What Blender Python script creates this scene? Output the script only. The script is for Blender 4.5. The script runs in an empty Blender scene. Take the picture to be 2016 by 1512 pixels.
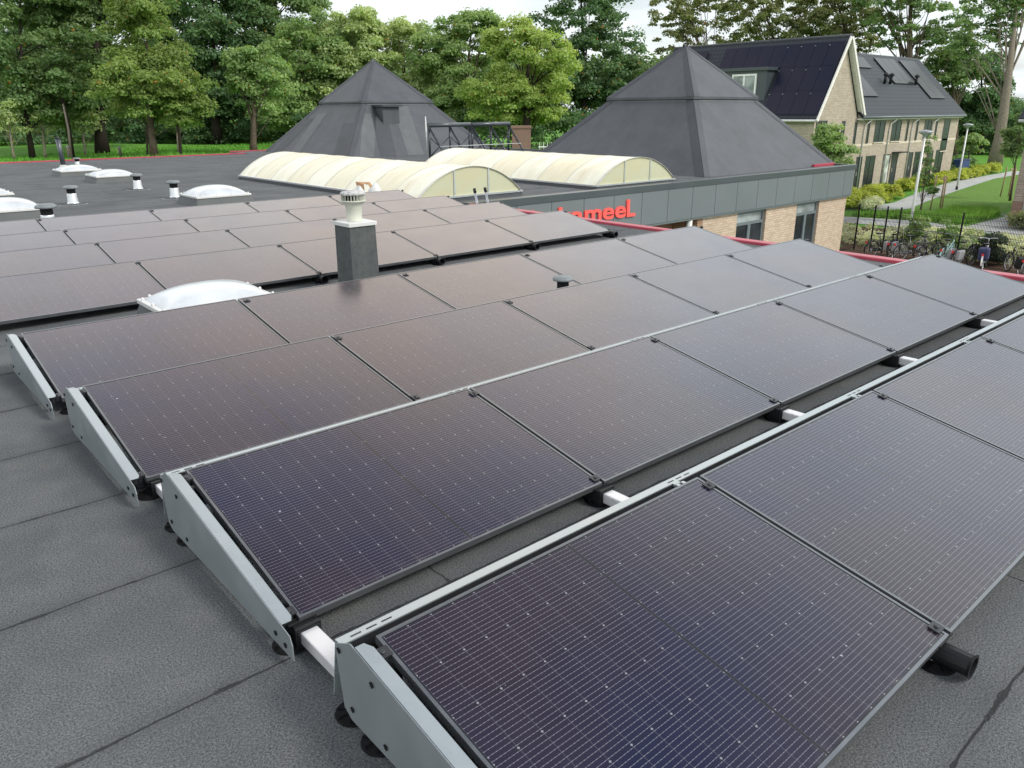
import bpy, math, random
import numpy as np
from mathutils import Vector, Matrix
R=math.radians
random.seed(7); rng=np.random.default_rng(11)
scene=bpy.context.scene
col=scene.collection

# ------------------------------------------------------------------ helpers
def tag(o,label=None,cat=None,group=None,kind=None):
    if label: o['label']=label
    if cat: o['category']=cat
    if group: o['group']=group
    if kind: o['kind']=kind
    return o
def empty(name,loc=(0,0,0),rz=0):
    o=bpy.data.objects.new(name,None); o.empty_display_size=.1; o.location=loc; o.rotation_euler=(0,0,rz); col.objects.link(o); return o
def link(name,me,parent=None,loc=(0,0,0),rot=(0,0,0),scale=(1,1,1)):
    o=bpy.data.objects.new(name,me); col.objects.link(o); o.parent=parent; o.location=loc; o.rotation_euler=rot; o.scale=scale; return o
def copy_tree(o,parent=None):
    c=o.copy(); col.objects.link(c); c.parent=parent
    for ch in list(o.children): copy_tree(ch,c)
    return c
class MB:
    def __init__(s): s.v=[]; s.f=[]; s.m=[]; s.sm=[]
    def add(s,vs,fs,m=0,smooth=False):
        n=len(s.v); s.v+= [tuple(v) for v in vs]; s.f+=[tuple(i+n for i in f) for f in fs]; s.m+=[m]*len(fs); s.sm+=[smooth]*len(fs); return s
    def box(s,x0,y0,z0,x1,y1,z1,m=0):
        vs=[(x0,y0,z0),(x1,y0,z0),(x1,y1,z0),(x0,y1,z0),(x0,y0,z1),(x1,y0,z1),(x1,y1,z1),(x0,y1,z1)]
        return s.add(vs,[(3,2,1,0),(4,5,6,7),(0,1,5,4),(1,2,6,5),(2,3,7,6),(3,0,4,7)],m)
    def obox(s,c,sx,sy,sz,M=None,m=0):
        M=M or Matrix.Identity(3); c=Vector(c)
        vs=[c+M@Vector((a*sx/2,b*sy/2,d*sz/2)) for d in(-1,1) for a,b in((-1,-1),(1,-1),(1,1),(-1,1))]
        return s.add(vs,[(3,2,1,0),(4,5,6,7),(0,1,5,4),(1,2,6,5),(2,3,7,6),(3,0,4,7)],m)
    def tube(s,pts,r,n=8,m=0,cap=True,smooth=True):
        pts=[Vector(p) for p in pts]; rs=r if isinstance(r,(list,tuple)) else [r]*len(pts)
        vs=[];
        for i,p in enumerate(pts):
            d=(pts[min(i+1,len(pts)-1)]-pts[max(i-1,0)]).normalized()
            a=d.orthogonal().normalized() if i==0 else (a-d*a.dot(d)).normalized()
            b=d.cross(a)
            for k in range(n):
                t=2*math.pi*k/n; vs.append(p+(a*math.cos(t)+b*math.sin(t))*rs[i])
        fs=[(i*n+k,i*n+(k+1)%n,(i+1)*n+(k+1)%n,(i+1)*n+k) for i in range(len(pts)-1) for k in range(n)]
        s.add(vs,fs,m,smooth)
        if cap:
            q=len(s.v)-len(vs); s.f+=[tuple(q+k for k in reversed(range(n))),tuple(q+(len(pts)-1)*n+k for k in range(n))]; s.m+=[m,m]; s.sm+=[False,False]
        return s
    def lathe(s,prof,n=24,c=(0,0,0),m=0,smooth=True):
        vs=[(c[0]+r*math.cos(2*math.pi*k/n),c[1]+r*math.sin(2*math.pi*k/n),c[2]+z) for r,z in prof for k in range(n)]
        fs=[(i*n+k,i*n+(k+1)%n,(i+1)*n+(k+1)%n,(i+1)*n+k) for i in range(len(prof)-1) for k in range(n)]
        s.add(vs,fs,m,smooth); q=len(s.v)-len(vs)
        s.f.append(tuple(q+(len(prof)-1)*n+k for k in range(n))); s.m.append(m); s.sm.append(False); return s
    def prism(s,poly,axis,a,b,m=0):
        # poly: 2D points extruded along axis from a to b
        def P(p,t):
            if axis=='x': return (t,p[0],p[1])
            if axis=='y': return (p[0],t,p[1])
            return (p[0],p[1],t)
        n=len(poly); vs=[P(p,a) for p in poly]+[P(p,b) for p in poly]
        fs=[tuple(range(n)),tuple(range(2*n-1,n-1,-1))]+[(i,i+n,(i+1)%n+n,(i+1)%n) for i in range(n)]
        return s.add(vs,fs,m)
    def mesh(s,name,mats):
        me=bpy.data.meshes.new(name); me.from_pydata(s.v,[],s.f)
        for m in (mats if isinstance(mats,(list,tuple)) else [mats]): me.materials.append(m)
        me.polygons.foreach_set('material_index',s.m); me.polygons.foreach_set('use_smooth',s.sm)
        me.update()
        import bmesh
        bm=bmesh.new(); bm.from_mesh(me); bmesh.ops.recalc_face_normals(bm,faces=bm.faces); bm.to_mesh(me); bm.free()
        return me
    def build(s,name,mats,parent=None,loc=(0,0,0),rot=(0,0,0),bevel=0):
        o=link(name,s.mesh(name,mats),parent,loc,rot)
        if bevel:
            b=o.modifiers.new('bevel','BEVEL'); b.width=bevel; b.segments=2; b.limit_method='ANGLE'; b.angle_limit=R(40)
        return o

# ------------------------------------------------------------------ camera (solved from the panel corners)
CAM=[-1.00263065,-.748580744,1.95548364,-.719309209,.339965793,-.00512786601,1522.22977]
def camaxes():
    yaw,pitch,roll=CAM[3:6]; cy,sy=math.cos(yaw),math.sin(yaw); cp,sp=math.cos(pitch),math.sin(pitch)
    f=Vector((-sy*cp,cy*cp,-sp)); r=Vector((cy,sy,0)); u=r.cross(f); cr,sr=math.cos(roll),math.sin(roll)
    return cr*r+sr*u,-sr*r+cr*u,f
RX,UX,FX=camaxes(); CP=Vector(CAM[:3]); FP=CAM[6]
cd=bpy.data.cameras.new('camera'); cam=bpy.data.objects.new('camera',cd); col.objects.link(cam)
M3=Matrix((RX,UX,-FX)).transposed(); cam.matrix_world=Matrix.Translation(CP)@M3.to_4x4()
cd.sensor_width=36; cd.lens=FP/2016*36; cd.clip_start=.05; cd.clip_end=5000; scene.camera=cam
def ray(u,v): return FX+RX*((u-1008)/FP)-UX*((v-756)/FP)
def at(u,v,D): return CP+ray(u,v)*D
def gp(u,v,z=-3.5):
    d=ray(u,v); return CP+d*((z-CP.z)/d.z)

# ------------------------------------------------------------------ materials
class N:
    def __init__(s,name):
        s.mat=bpy.data.materials.new(name); s.mat.use_nodes=True; s.t=s.mat.node_tree; s.n=s.t.nodes; s.l=s.t.links
        s.b=s.n['Principled BSDF']
    def new(s,typ,**kw):
        n=s.n.new(typ)
        for k,v in kw.items(): setattr(n,k,v)
        return n
    def put(s,a,b):
        if isinstance(a,(int,float)): b.default_value=a
        elif isinstance(a,(tuple,list)): b.default_value=tuple(a)+((1,) if len(a)==3 and len(b.default_value)==4 else ())
        else: s.l.new(a,b)
    def math(s,op,a,b=0,c=0):
        n=s.new('ShaderNodeMath',operation=op); s.put(a,n.inputs[0]); s.put(b,n.inputs[1]); s.put(c,n.inputs[2]); return n.outputs[0]
    def mix(s,f,a,b,blend='MIX'):
        n=s.new('ShaderNodeMix',data_type='RGBA',blend_type=blend); s.put(f,n.inputs[0]); s.put(a,n.inputs[6]); s.put(b,n.inputs[7]); return n.outputs[2]
    def obj(s): return s.new('ShaderNodeTexCoord').outputs['Object']
    def world(s): return s.new('ShaderNodeNewGeometry').outputs['Position']
    def sep(s,v):
        n=s.new('ShaderNodeSeparateXYZ'); s.l.new(v,n.inputs[0]); return n.outputs
    def comb(s,x,y,z):
        n=s.new('ShaderNodeCombineXYZ'); s.put(x,n.inputs[0]); s.put(y,n.inputs[1]); s.put(z,n.inputs[2]); return n.outputs[0]
    def noise(s,v,scale,detail=3,rough=.5,dist=0):
        n=s.new('ShaderNodeTexNoise'); s.put(v,n.inputs['Vector']); n.inputs['Scale'].default_value=scale; n.inputs['Detail'].default_value=detail; n.inputs['Roughness'].default_value=rough; n.inputs['Distortion'].default_value=dist; return n.outputs[0]
    def ramp(s,f,stops):
        n=s.new('ShaderNodeValToRGB'); e=n.color_ramp.elements
        while len(e)<len(stops): e.new(.5)
        for i,(p,c) in enumerate(stops): e[i].position=p; e[i].color=tuple(c)+(1,) if len(c)==3 else c
        s.put(f,n.inputs[0]); return n.outputs[0]
    def rng(s,f,a,b,c=0,d=1,smooth=False):
        n=s.new('ShaderNodeMapRange',interpolation_type='SMOOTHSTEP' if smooth else 'LINEAR'); s.put(f,n.inputs[0])
        for i,v in enumerate((a,b,c,d)): s.put(v,n.inputs[1+i])
        return n.outputs[0]
    def bump(s,h,strength=.3,dist=.01):
        n=s.new('ShaderNodeBump'); s.put(h,n.inputs['Height']); n.inputs['Strength'].default_value=strength; n.inputs['Distance'].default_value=dist; s.l.new(n.outputs[0],s.b.inputs['Normal'])
    def out(s,color=None,rough=None,metal=None,spec=None,**kw):
        if color is not None: s.put(color,s.b.inputs['Base Color'])
        if rough is not None: s.put(rough,s.b.inputs['Roughness'])
        if metal is not None: s.put(metal,s.b.inputs['Metallic'])
        if spec is not None: s.put(spec,s.b.inputs['Specular IOR Level'])
        for k,v in kw.items(): s.put(v,s.b.inputs[k.replace('_',' ')])
        return s.mat
def simple(name,c,rough=.5,metal=0,spec=.5,var=.12,scale=6):
    n=N(name); f=n.noise(n.obj(),scale,5,.6); hi=tuple(min(1,x*(1+var)) for x in c); lo=tuple(x*(1-var) for x in c)
    return n.out(n.mix(n.rng(f,.3,.7),lo,hi),n.rng(f,.3,.7,max(0,rough-.06),rough+.06),metal,spec)

def roof_mat(name,c1,c2,speck=1.0,seam=.93,off=-.23,stain=.4):
    n=N(name); p=n.world(); X,Y,Z=n.sep(p)
    w=n.math('MULTIPLY',n.math('SUBTRACT',n.noise(p,1.3,2),.5),.035)
    w2=n.math('MULTIPLY',n.math('SUBTRACT',n.noise(p,9,2),.5),.012)
    yy=n.math('ADD',n.math('ADD',Y,w),w2); q=n.math('DIVIDE',n.math('SUBTRACT',yy,off),seam)
    fl=n.math('FLOOR',q); fr=n.math('FRACT',q)
    dist=n.math('MULTIPLY',n.math('MINIMUM',fr,n.math('SUBTRACT',1,fr)),seam)
    wn=n.new('ShaderNodeTexWhiteNoise',noise_dimensions='1D'); n.l.new(fl,wn.inputs['W'])
    xx=n.math('ADD',n.math('ADD',X,w),n.math('MULTIPLY',w2,2)); xo=n.math('ADD',xx,n.math('MULTIPLY',wn.outputs[0],6.2))
    fx=n.math('FRACT',n.math('DIVIDE',xo,6.2)); dx=n.math('MULTIPLY',n.math('MINIMUM',fx,n.math('SUBTRACT',1,fx)),6.2)
    d=n.math('MINIMUM',dist,dx)
    bleed=n.math('MULTIPLY',n.rng(n.noise(p,5,3,.7),.5,.75),.013)
    line=n.rng(n.math('SUBTRACT',d,bleed),.002,.007,1,0); halo=n.rng(dist,.0,.09,1,0,True)
    sp=n.noise(p,260,2,.8); sp2=n.noise(p,120,2,.75); big=n.noise(p,.7,5,.6); big2=n.noise(p,3.2,4,.65)
    base=n.mix(n.rng(big,.35,.65),c1,c2)
    base=n.mix(n.math('MULTIPLY',n.rng(big2,.48,.74),stain),base,tuple(x*1.42 for x in (c2[0]*1.05,c2[1],c2[2]*.9)))
    g=n.math('ADD',n.math('MULTIPLY',n.rng(sp,.36,.64,.0,2.1),.45),n.math('MULTIPLY',n.rng(sp2,.36,.64,.25,1.85),.55))
    g=n.math('ADD',n.math('MULTIPLY',n.math('SUBTRACT',g,1),speck),1)
    base=n.mix(1,base,n.comb(g,g,g),'MULTIPLY')
    base=n.mix(n.math('MULTIPLY',halo,.22),base,tuple(x*.55 for x in c1))
    base=n.mix(n.math('MULTIPLY',line,.7),base,(.014,.014,.014))
    h=n.math('SUBTRACT',n.math('ADD',n.math('MULTIPLY',sp,.5),n.math('MULTIPLY',sp2,.5)),n.math('MULTIPLY',line,1.2)); h=n.math('ADD',h,n.math('MULTIPLY',fr,2.2))
    n.bump(h,.55,.006)
    return n.out(base,.85,0,.08)

def brick_mat(name,c1,c2,mortar,scale=1,bw=.22,bh=.065):
    n=N(name); p=n.obj(); X,Y,Z=n.sep(p)
    v=n.comb(n.math('ADD',X,Y),Z,0)
    b=n.new('ShaderNodeTexBrick'); n.l.new(v,b.inputs['Vector'])
    b.inputs['Scale'].default_value=1; b.inputs['Brick Width'].default_value=bw; b.inputs['Row Height'].default_value=bh
    b.inputs['Mortar Size'].default_value=.009; b.inputs['Mortar Smooth'].default_value=.2; b.inputs['Bias'].default_value=0
    n.put(c1,b.inputs['Color1']); n.put(c2,b.inputs['Color2']); n.put(mortar,b.inputs['Mortar'])
    f=n.noise(p,1.2,5,.65); c=n.mix(n.rng(f,.3,.7,0,.35),b.outputs[0],tuple(x*.72 for x in c1))
    f2=n.noise(p,22,3,.6); c=n.mix(n.rng(f2,.35,.7,0,.35),c,tuple(min(1,x*1.25) for x in c2))
    n.bump(b.outputs[1],-.3,.01)
    return n.out(c,.85,0,.2)

M={}
M['roof']=roof_mat('roof_bitumen',(.080,.087,.091),(.112,.119,.122),stain=.28)
M['roof_far']=M['roof']
def membrane(name,c,axisdiv=None):
    n=N(name); p=n.obj(); X,Y,Z=n.sep(p)
    f=n.noise(p,1.1,5,.6); sp=n.noise(p,120,2,.7)
    s=n.math('FLOOR',n.math('MULTIPLY',n.math('ADD',n.math('MULTIPLY',X,1),n.math('MULTIPLY',Y,.37)),.9))
    wn=n.new('ShaderNodeTexWhiteNoise',noise_dimensions='1D'); n.l.new(s,wn.inputs['W'])
    st=n.noise(n.comb(n.math('MULTIPLY',X,2.6),n.math('MULTIPLY',Y,2.6),n.math('MULTIPLY',Z,.35)),1.0,4,.65)
    f=n.math('ADD',n.math('MULTIPLY',f,.55),n.math('MULTIPLY',st,.45))
    k=n.math('ADD',n.math('ADD',n.rng(f,.35,.65,.84,1.16),n.rng(sp,.3,.7,-.07,.07)),n.math('MULTIPLY',n.math('SUBTRACT',wn.outputs[0],.5),.10 if axisdiv else 0.02))
    c2=n.mix(1,c,n.comb(k,k,k),'MULTIPLY'); n.bump(sp,.25,.004)
    return n.out(c2,.62,0,.4)
M['pyr']=membrane('pyramid_membrane',(0.069,0.076,0.085),True)
M['pyr2']=membrane('pyramid_membrane_plain',(0.069,0.076,0.085))
M['pyr_patch']=membrane('membrane_patch_light',(0.094,0.102,0.108))
M['pyr_patch_dark']=membrane('membrane_patch_dark',(0.047,0.053,0.060))
M['hip']=membrane('membrane_hip',(0.049,0.055,0.063))
M['flash']=membrane('membrane_flashing',(0.073,0.083,0.083))
M['trimred']=simple('red_coping',(.40,.055,.085),.35,0,.45,.1,1.5)
M['coping']=simple('slate_coping',(0.053,0.065,0.073),.32,.0,.6,.06,.8)
M['fascia']=simple('fascia_panel',(0.128,0.151,0.158),.38,0,.5,.05,.5)
M['joint']=simple('joint_dark',(.02,.02,.022),.7)
M['lead']=simple('lead_cap',(.28,.30,.31),.5,.3)
M['alu']=simple('aluminium',(.62,.64,.66),.35,.75,.5,.06,14)
M['aluwhite']=simple('bright_rail',(0.568,0.576,0.585),.3,.15,.5,.04,10)
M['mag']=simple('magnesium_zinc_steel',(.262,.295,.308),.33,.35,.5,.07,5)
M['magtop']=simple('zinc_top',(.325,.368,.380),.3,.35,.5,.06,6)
M['black']=simple('black_plastic',(.010,.011,.012),.5,0,.3); M['foot']=simple('foot_rubber',(.009,.009,.010),.85,0,.1)
M['pframe']=simple('anodised_black',(.045,.048,.052),.38,.5,.5)
M['pframe_hi']=simple('anodised_grey',(.17,.18,.19),.35,.7,.5)
M['screw']=simple('screw_steel',(.5,.5,.5),.3,.9)
M['white']=simple('white_plastic',(0.568,0.576,0.559),.4,0,.5,.05,8)
M['cream']=simple('cream_cowl',(0.499,0.507,0.430),.45,0,.4,.08,9)
M['greycap']=simple('grey_cap',(.17,.19,.20),.5,0,.4,.1,10)
M['cowltop']=simple('weathered_cowl_top',(.42,.42,.41),.8,0,.2,.45,30)
M['cardboard']=simple('cardboard',(.36,.22,.13),.8,0,.2)
M['darkframe']=simple('dark_frame',(.030,.036,.042),.35)
M['greyframe']=simple('grey_frame',(.12,.15,.155),.4)
M['whiteframe']=simple('white_frame',(.80,.80,.78),.35)
M['rail_dark']=simple('dark_steel_tube',(.045,.052,.060),.35,.5)
M['brick_school']=brick_mat('school_brick',(.385,.300,.215),(.52,.425,.32),(.27,.22,.165),bh=.075)
M['brick_shaded']=brick_mat('recess_brick_shaded',(.22,.13,.08),(.30,.18,.11),(.35,.28,.2))  # shade of the entrance recess put into a darker, browner brick colour
M['brick_house']=brick_mat('house_brick',(.33,.285,.225),(.47,.41,.33),(.22,.19,.155),bw=.26,bh=.10)
M['brick_right']=brick_mat('brown_brick',(.20,.15,.125),(.34,.27,.22),(.50,.47,.42),bw=.25,bh=.085)
M['brick_chimney']=brick_mat('red_brick',(.17,.10,.08),(.25,.15,.115),(.28,.22,.18))
M['render']=simple('cream_band',(.60,.53,.43),.7,0,.2,.06,2)
M['soffit']=simple('white_verge',(.72,.71,.66),.5)
M['bark']=simple('bark',(.085,.068,.05),.9,0,.1,.45,7)
M['bark_pale']=simple('pale_bark',(.19,.165,.13),.9,0,.1,.3,7)
M['bark_dark']=simple('dark_bark',(.03,.025,.02),.9,0,.1,.3,7)
M['galv']=simple('galvanised_pole',(.55,.56,.55),.45,.3)
M['soil']=simple('soil',(.10,.065,.045),.95,0,.1,.4,3)
M['wood']=simple('stake_wood',(.33,.23,.14),.8)
M['rubber']=simple('tyre_rubber',(.02,.02,.02),.8)
M['bluebin']=simple('blue_plastic',(.02,.05,.16),.5)
M['redplastic']=simple('red_reflector',(.55,.03,.03),.3)
M['navy']=simple('navy_cloth',(.03,.035,.09),.8)
M['grey_cloth']=simple('grey_cloth',(.25,.25,.26),.8)
for nm,c in {'bk':(.02,.02,.022),'gy':(.16,.17,.18),'mint':(.35,.55,.52),'wh':(.7,.7,.7),'br':(.09,.03,.03)}.items(): M['bike_'+nm]=simple('bike_paint_'+nm,c,.3,.2)

def glass_mat(name,c=(.03,.035,.04),rough=.05):
    n=N(name); f=n.noise(n.obj(),1.4,3); return n.out(n.mix(n.rng(f,.4,.6),c,tuple(x*2.2 for x in c)),rough,0,.55)
M['glass']=glass_mat('window_glass',(.014,.017,.02),.22); M['glass_pale']=glass_mat('window_glass_pale',(.16,.18,.18),.12); M['curtain']=glass_mat('window_blind',(.3,.31,.3),.15)

# solar cells
def cell_mat(name,phase):
    n=N(name); p=n.obj(); X,Y,Z=n.sep(p)
    L,W=1.722,1.1551
    mx,my=.020,.0175; rp=(W-2*my)/6; cp=.0929; mid=L/2; hg=.006
    ax=n.math('SUBTRACT',n.math('ABSOLUTE',n.math('SUBTRACT',X,mid)),hg)   # distance from centre gap
    ay=n.math('SUBTRACT',Y,my)
    def near(v,period):
        q=n.math('FRACT',n.math('DIVIDE',v,period)); return n.math('MULTIPLY',n.math('MINIMUM',q,n.math('SUBTRACT',1,q)),period)
    dcol=near(ax,cp); drow=near(ay,rp); dbus=near(n.math('ADD',ay,rp/20),rp/10)
    inx=n.math('MULTIPLY',n.math('GREATER_THAN',ax,0),n.math('LESS_THAN',ax,cp*9)); iny=n.math('MULTIPLY',n.math('GREATER_THAN',ay,0),n.math('LESS_THAN',ay,rp*6))
    inside=n.math('MULTIPLY',inx,iny)
    bus=n.math('MULTIPLY',n.rng(dbus,.0004,.0010,1,0),n.math('GREATER_THAN',drow,.004)); 
    # solder dots along each bus bar
    dd=near(n.math('ADD',ax,.004),cp/6); pad=n.math('MULTIPLY',n.rng(dd,.0012,.0022,1,0),n.rng(dbus,.0009,.0016,1,0))
    corner=n.rng(n.math('ADD',dcol,n.math('MULTIPLY',drow,1.1)),.0032,.0062,1,0)
    rowgap=n.rng(drow,.0012,.0022,1,0); colgap=n.rng(dcol,.0005,.0012,1,0)
    # every cell a slightly different tone
    wn=n.new('ShaderNodeTexWhiteNoise',noise_dimensions='3D'); n.l.new(n.comb(n.math('FLOOR',n.math('DIVIDE',X,cp*2)),n.math('FLOOR',n.math('DIVIDE',ay,rp)),phase),wn.inputs[0])
    oi=n.new('ShaderNodeObjectInfo')
    soft=n.noise(n.world(),.8,2)
    c=n.mix(wn.outputs[0],(.0070,.0080,.030),(.0105,.0100,.030))
    c=n.mix(n.rng(soft,.4,.62,0,.6),c,(.026,.0150,.017))
    c=n.mix(n.math('MULTIPLY',rowgap,.55),c,(.010,.010,.013)); c=n.mix(n.math('MULTIPLY',colgap,.7),c,(.085,.085,.10))
    c=n.mix(n.math('MULTIPLY',bus,.5),c,(.26,.275,.31)); c=n.mix(n.math('MULTIPLY',pad,.14),c,(.7,.72,.75))
    c=n.mix(n.math('MULTIPLY',corner,.34),c,(.62,.65,.68))
    c=n.mix(inside,(.010,.011,.014),c)
    # dust film and a few marks
    du=n.noise(n.world(),2.1,5,.6); sm=n.noise(p,14,3,.6); edge=n.rng(Y,.0,.10,1,0,True)
    dust=n.math('ADD',n.rng(du,.3,.8,.004,.016),n.math('MULTIPLY',n.math('MULTIPLY',edge,n.rng(sm,.45,.7)),.06))
    spots=n.math('MULTIPLY',n.rng(n.noise(n.world(),31,2,.5),.765,.79),.5)
    c=n.mix(dust,c,(.44,.39,.35)); c=n.mix(spots,c,(.5,.55,.6))
    n.bump(n.noise(p,900,1),.05,.0005)
    return n.out(c,n.rng(du,.3,.7,.17,.24),0,.5,IOR=1.38,Coat_Weight=.15,Coat_Roughness=.12,Coat_IOR=1.5)
M['cells']=cell_mat('solar_cells',1.0)
def pv_mat():
    n=N('roof_pv_cells'); p=n.obj(); f=n.noise(p,.6,3)
    return n.out(n.mix(n.rng(f,.35,.65),(.009,.011,.027),(.013,.013,.028)),.3,0,.3)
M['pv']=pv_mat()
def barrel_mat(name,c,seed):
    n=N(name); p=n.obj(); X,Y,Z=n.sep(p)
    f=n.noise(n.comb(n.math('MULTIPLY',X,.5),n.math('MULTIPLY',Y,2.5),n.math('ADD',Z,seed)),1.4,5,.6)
    c2=n.mix(n.rng(f,.45,.8,0,.6),c,(.50,.40,.22)); 
    return n.out(c2,.38,0,.4,Subsurface_Weight=.0)
M['barA']=barrel_mat('polycarbonate_pale',(0.702,0.702,0.576),0); M['barB']=barrel_mat('polycarbonate_yellowed',(0.657,0.630,0.468),4); M['barEnd']=barrel_mat('polycarbonate_end',(0.468,0.477,0.333),9)
def dome_mat():
    n=N('acrylic_dome'); f=n.noise(n.obj(),3,4); return n.out(n.mix(n.rng(f,.4,.7),(.56,.59,.61),(.45,.48,.50)),.22,0,.6)
M['dome']=dome_mat(); M['barRib']=simple('glazing_rib',(.50,.50,.44),.4)
def tiles(name,c,axis):
    n=N(name); p=n.obj(); X,Y,Z=n.sep(p)
    a=X if axis=='x' else Y
    w=n.new('ShaderNodeTexBrick'); n.l.new(n.comb(a,n.math('MULTIPLY',Z,1),0),w.inputs[0]); w.inputs['Scale'].default_value=1; w.inputs['Brick Width'].default_value=.3; w.inputs['Row Height'].default_value=.27; w.inputs['Mortar Size'].default_value=.02; w.offset=0
    n.put(c,w.inputs['Color1']); n.put(tuple(x*1.12 for x in c),w.inputs['Color2']); n.put(tuple(x*.45 for x in c),w.inputs['Mortar'])
    n.bump(w.outputs[1],-.6,.03); return n.out(w.outputs[0],.6,0,.25)
M['tiles_x']=tiles('roof_tiles_x',(.030,.038,.045),'x'); M['tiles_y']=tiles('roof_tiles_y',(.034,.040,.050),'y')
def leaf_mat(name,c1,c2,trans=.48):
    n=N(name); at_=n.new('ShaderNodeAttribute',attribute_name='tint'); T=n.sep(at_.outputs['Color'])
    c=n.mix(T[0],c1,c2); k=n.rng(T[1],0,1,.7,1.35); c=n.mix(1,c,n.comb(k,k,k),'MULTIPLY')
    c=n.mix(n.math('GREATER_THAN',T[2],.992),c,(.36,.17,.03))
    n.out(c,.55,0,.3); tr=n.new('ShaderNodeBsdfTranslucent'); n.l.new(n.mix(1,c,(1.3,1.35,.7),'MULTIPLY'),tr.inputs[0])
    mx=n.new('ShaderNodeMixShader'); mx.inputs[0].default_value=trans; n.l.new(n.b.outputs[0],mx.inputs[1]); n.l.new(tr.outputs[0],mx.inputs[2])
    n.l.new(mx.outputs[0],n.n['Material Output'].inputs[0]); return n.mat
M['lf_dark']=leaf_mat('leaves_dark_green',(0.080,0.157,0.077),(0.152,0.249,0.105))
M['lf_oak']=leaf_mat('leaves_oak_green',(0.121,0.205,0.090),(0.233,0.326,0.134))
M['lf_mid']=leaf_mat('leaves_mid_green',(0.182,0.295,0.107),(0.320,0.421,0.180))
M['lf_pale']=leaf_mat('leaves_pale_green',(0.296,0.391,0.185),(0.493,0.564,0.275))
M['lf_yel']=leaf_mat('leaves_yellow_green',(0.230,0.345,0.086),(0.423,0.505,0.167))
M['lf_yel2']=leaf_mat('leaves_soft_yellow_green',(.145,.225,.062),(.270,.350,.110))
M['lf_wood']=leaf_mat('leaves_far_wood',(0.114,0.197,0.098),(0.198,0.282,0.132))
M['lf_olive']=leaf_mat('leaves_olive',(0.144,0.183,0.079),(0.289,0.302,0.143))
M['lf_hedge']=leaf_mat('leaves_hedge',(0.289,0.360,0.059),(0.491,0.508,0.100))
M['lf_var']=leaf_mat('leaves_variegated',(.34,.40,.23),(.82,.80,.70))
M['lf_shrub']=leaf_mat('leaves_dark_shrub',(0.040,0.069,0.047),(0.075,0.106,0.067))
def ground_mat():
    n=N('ground_grass'); p=n.world(); f=n.noise(p,.35,5,.6); g=n.noise(p,6,4,.7); h=n.noise(p,.09,2)
    c=n.mix(n.rng(g,.3,.7),(.070,.210,.022),(.125,.300,.040)); c=n.mix(n.rng(f,.45,.7,0,.5),c,(.125,.19,.045)); 
    n.bump(g,.6,.1); return n.out(c,.9,0,.15)
M['ground']=ground_mat()
def lawn_mat():
    n=N('lawn_grass'); p=n.world(); f=n.noise(p,.25,4,.6); g=n.noise(p,7,4,.75)
    c=n.mix(n.rng(g,.3,.7),(.085,.180,.030),(.155,.270,.050)); c=n.mix(n.rng(f,.42,.7,0,.55),c,(.10,.20,.03)); n.bump(g,.6,.08); return n.out(c,.9,0,.15)
M['lawn']=lawn_mat()
def pave_mat(name,c):
    n=N(name); p=n.world(); X,Y,Z=n.sep(p); b=n.new('ShaderNodeTexBrick'); n.l.new(p,b.inputs[0]); b.inputs['Scale'].default_value=1; b.inputs['Brick Width'].default_value=.6; b.inputs['Row Height'].default_value=.3; b.inputs['Mortar Size'].default_value=.012
    n.put(c,b.inputs['Color1']); n.put(tuple(x*1.15 for x in c),b.inputs['Color2']); n.put(tuple(x*.6 for x in c),b.inputs['Mortar'])
    f=n.noise(p,.8,4); return n.out(n.mix(n.rng(f,.4,.7,0,.3),b.outputs[0],tuple(x*.7 for x in c)),.85,0,.2)
M['pave']=pave_mat('grey_paving',(.34,.35,.34)); M['pave2']=pave_mat('path_paving',(.40,.41,.39))

# ------------------------------------------------------------------ world + sun
SUN_EL,SUN_AZ=R(42),R(155)       # azimuth measured from +y clockwise: behind and to the right of the camera
w=bpy.data.worlds.new('World'); scene.world=w; w.use_nodes=True; t=w.node_tree; nd=t.nodes; lk=t.links
bg=nd['Background']; bg.inputs['Strength'].default_value=.125
sky=nd.new('ShaderNodeTexSky'); sky.sky_type='NISHITA'; sky.sun_disc=False; sky.sun_elevation=SUN_EL; sky.sun_rotation=SUN_AZ; sky.air_density=1.2; sky.dust_density=2.5
tc=nd.new('ShaderNodeTexCoord'); sp=nd.new('ShaderNodeSeparateXYZ'); lk.new(tc.outputs['Generated'],sp.inputs[0])
def wm(op,a,b=0,c=0):
    n=nd.new('ShaderNodeMath'); n.operation=op
    for i,x in enumerate((a,b,c)):
        if isinstance(x,(int,float)): n.inputs[i].default_value=x
        else: lk.new(x,n.inputs[i])
    return n.outputs[0]
zc=wm('MAXIMUM',wm('ADD',sp.outputs[2],.12),.05)
cb=nd.new('ShaderNodeCombineXYZ'); lk.new(wm('DIVIDE',sp.outputs[0],zc),cb.inputs[0]); lk.new(wm('DIVIDE',sp.outputs[1],zc),cb.inputs[1])
def wn(scale,detail,off):
    mp=nd.new('ShaderNodeMapping'); mp.inputs['Location'].default_value=off; lk.new(cb.outputs[0],mp.inputs[0])
    n=nd.new('ShaderNodeTexNoise'); n.inputs['Scale'].default_value=scale; n.inputs['Detail'].default_value=detail; n.inputs['Roughness'].default_value=.52; lk.new(mp.outputs[0],n.inputs[0]); return n.outputs[0]
def wr(f,a,b,c,d):
    n=nd.new('ShaderNodeMapRange'); n.interpolation_type='SMOOTHSTEP'; lk.new(f,n.inputs[0])
    for i,v in enumerate((a,b,c,d)): n.inputs[1+i].default_value=v
    return n.outputs[0]
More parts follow.
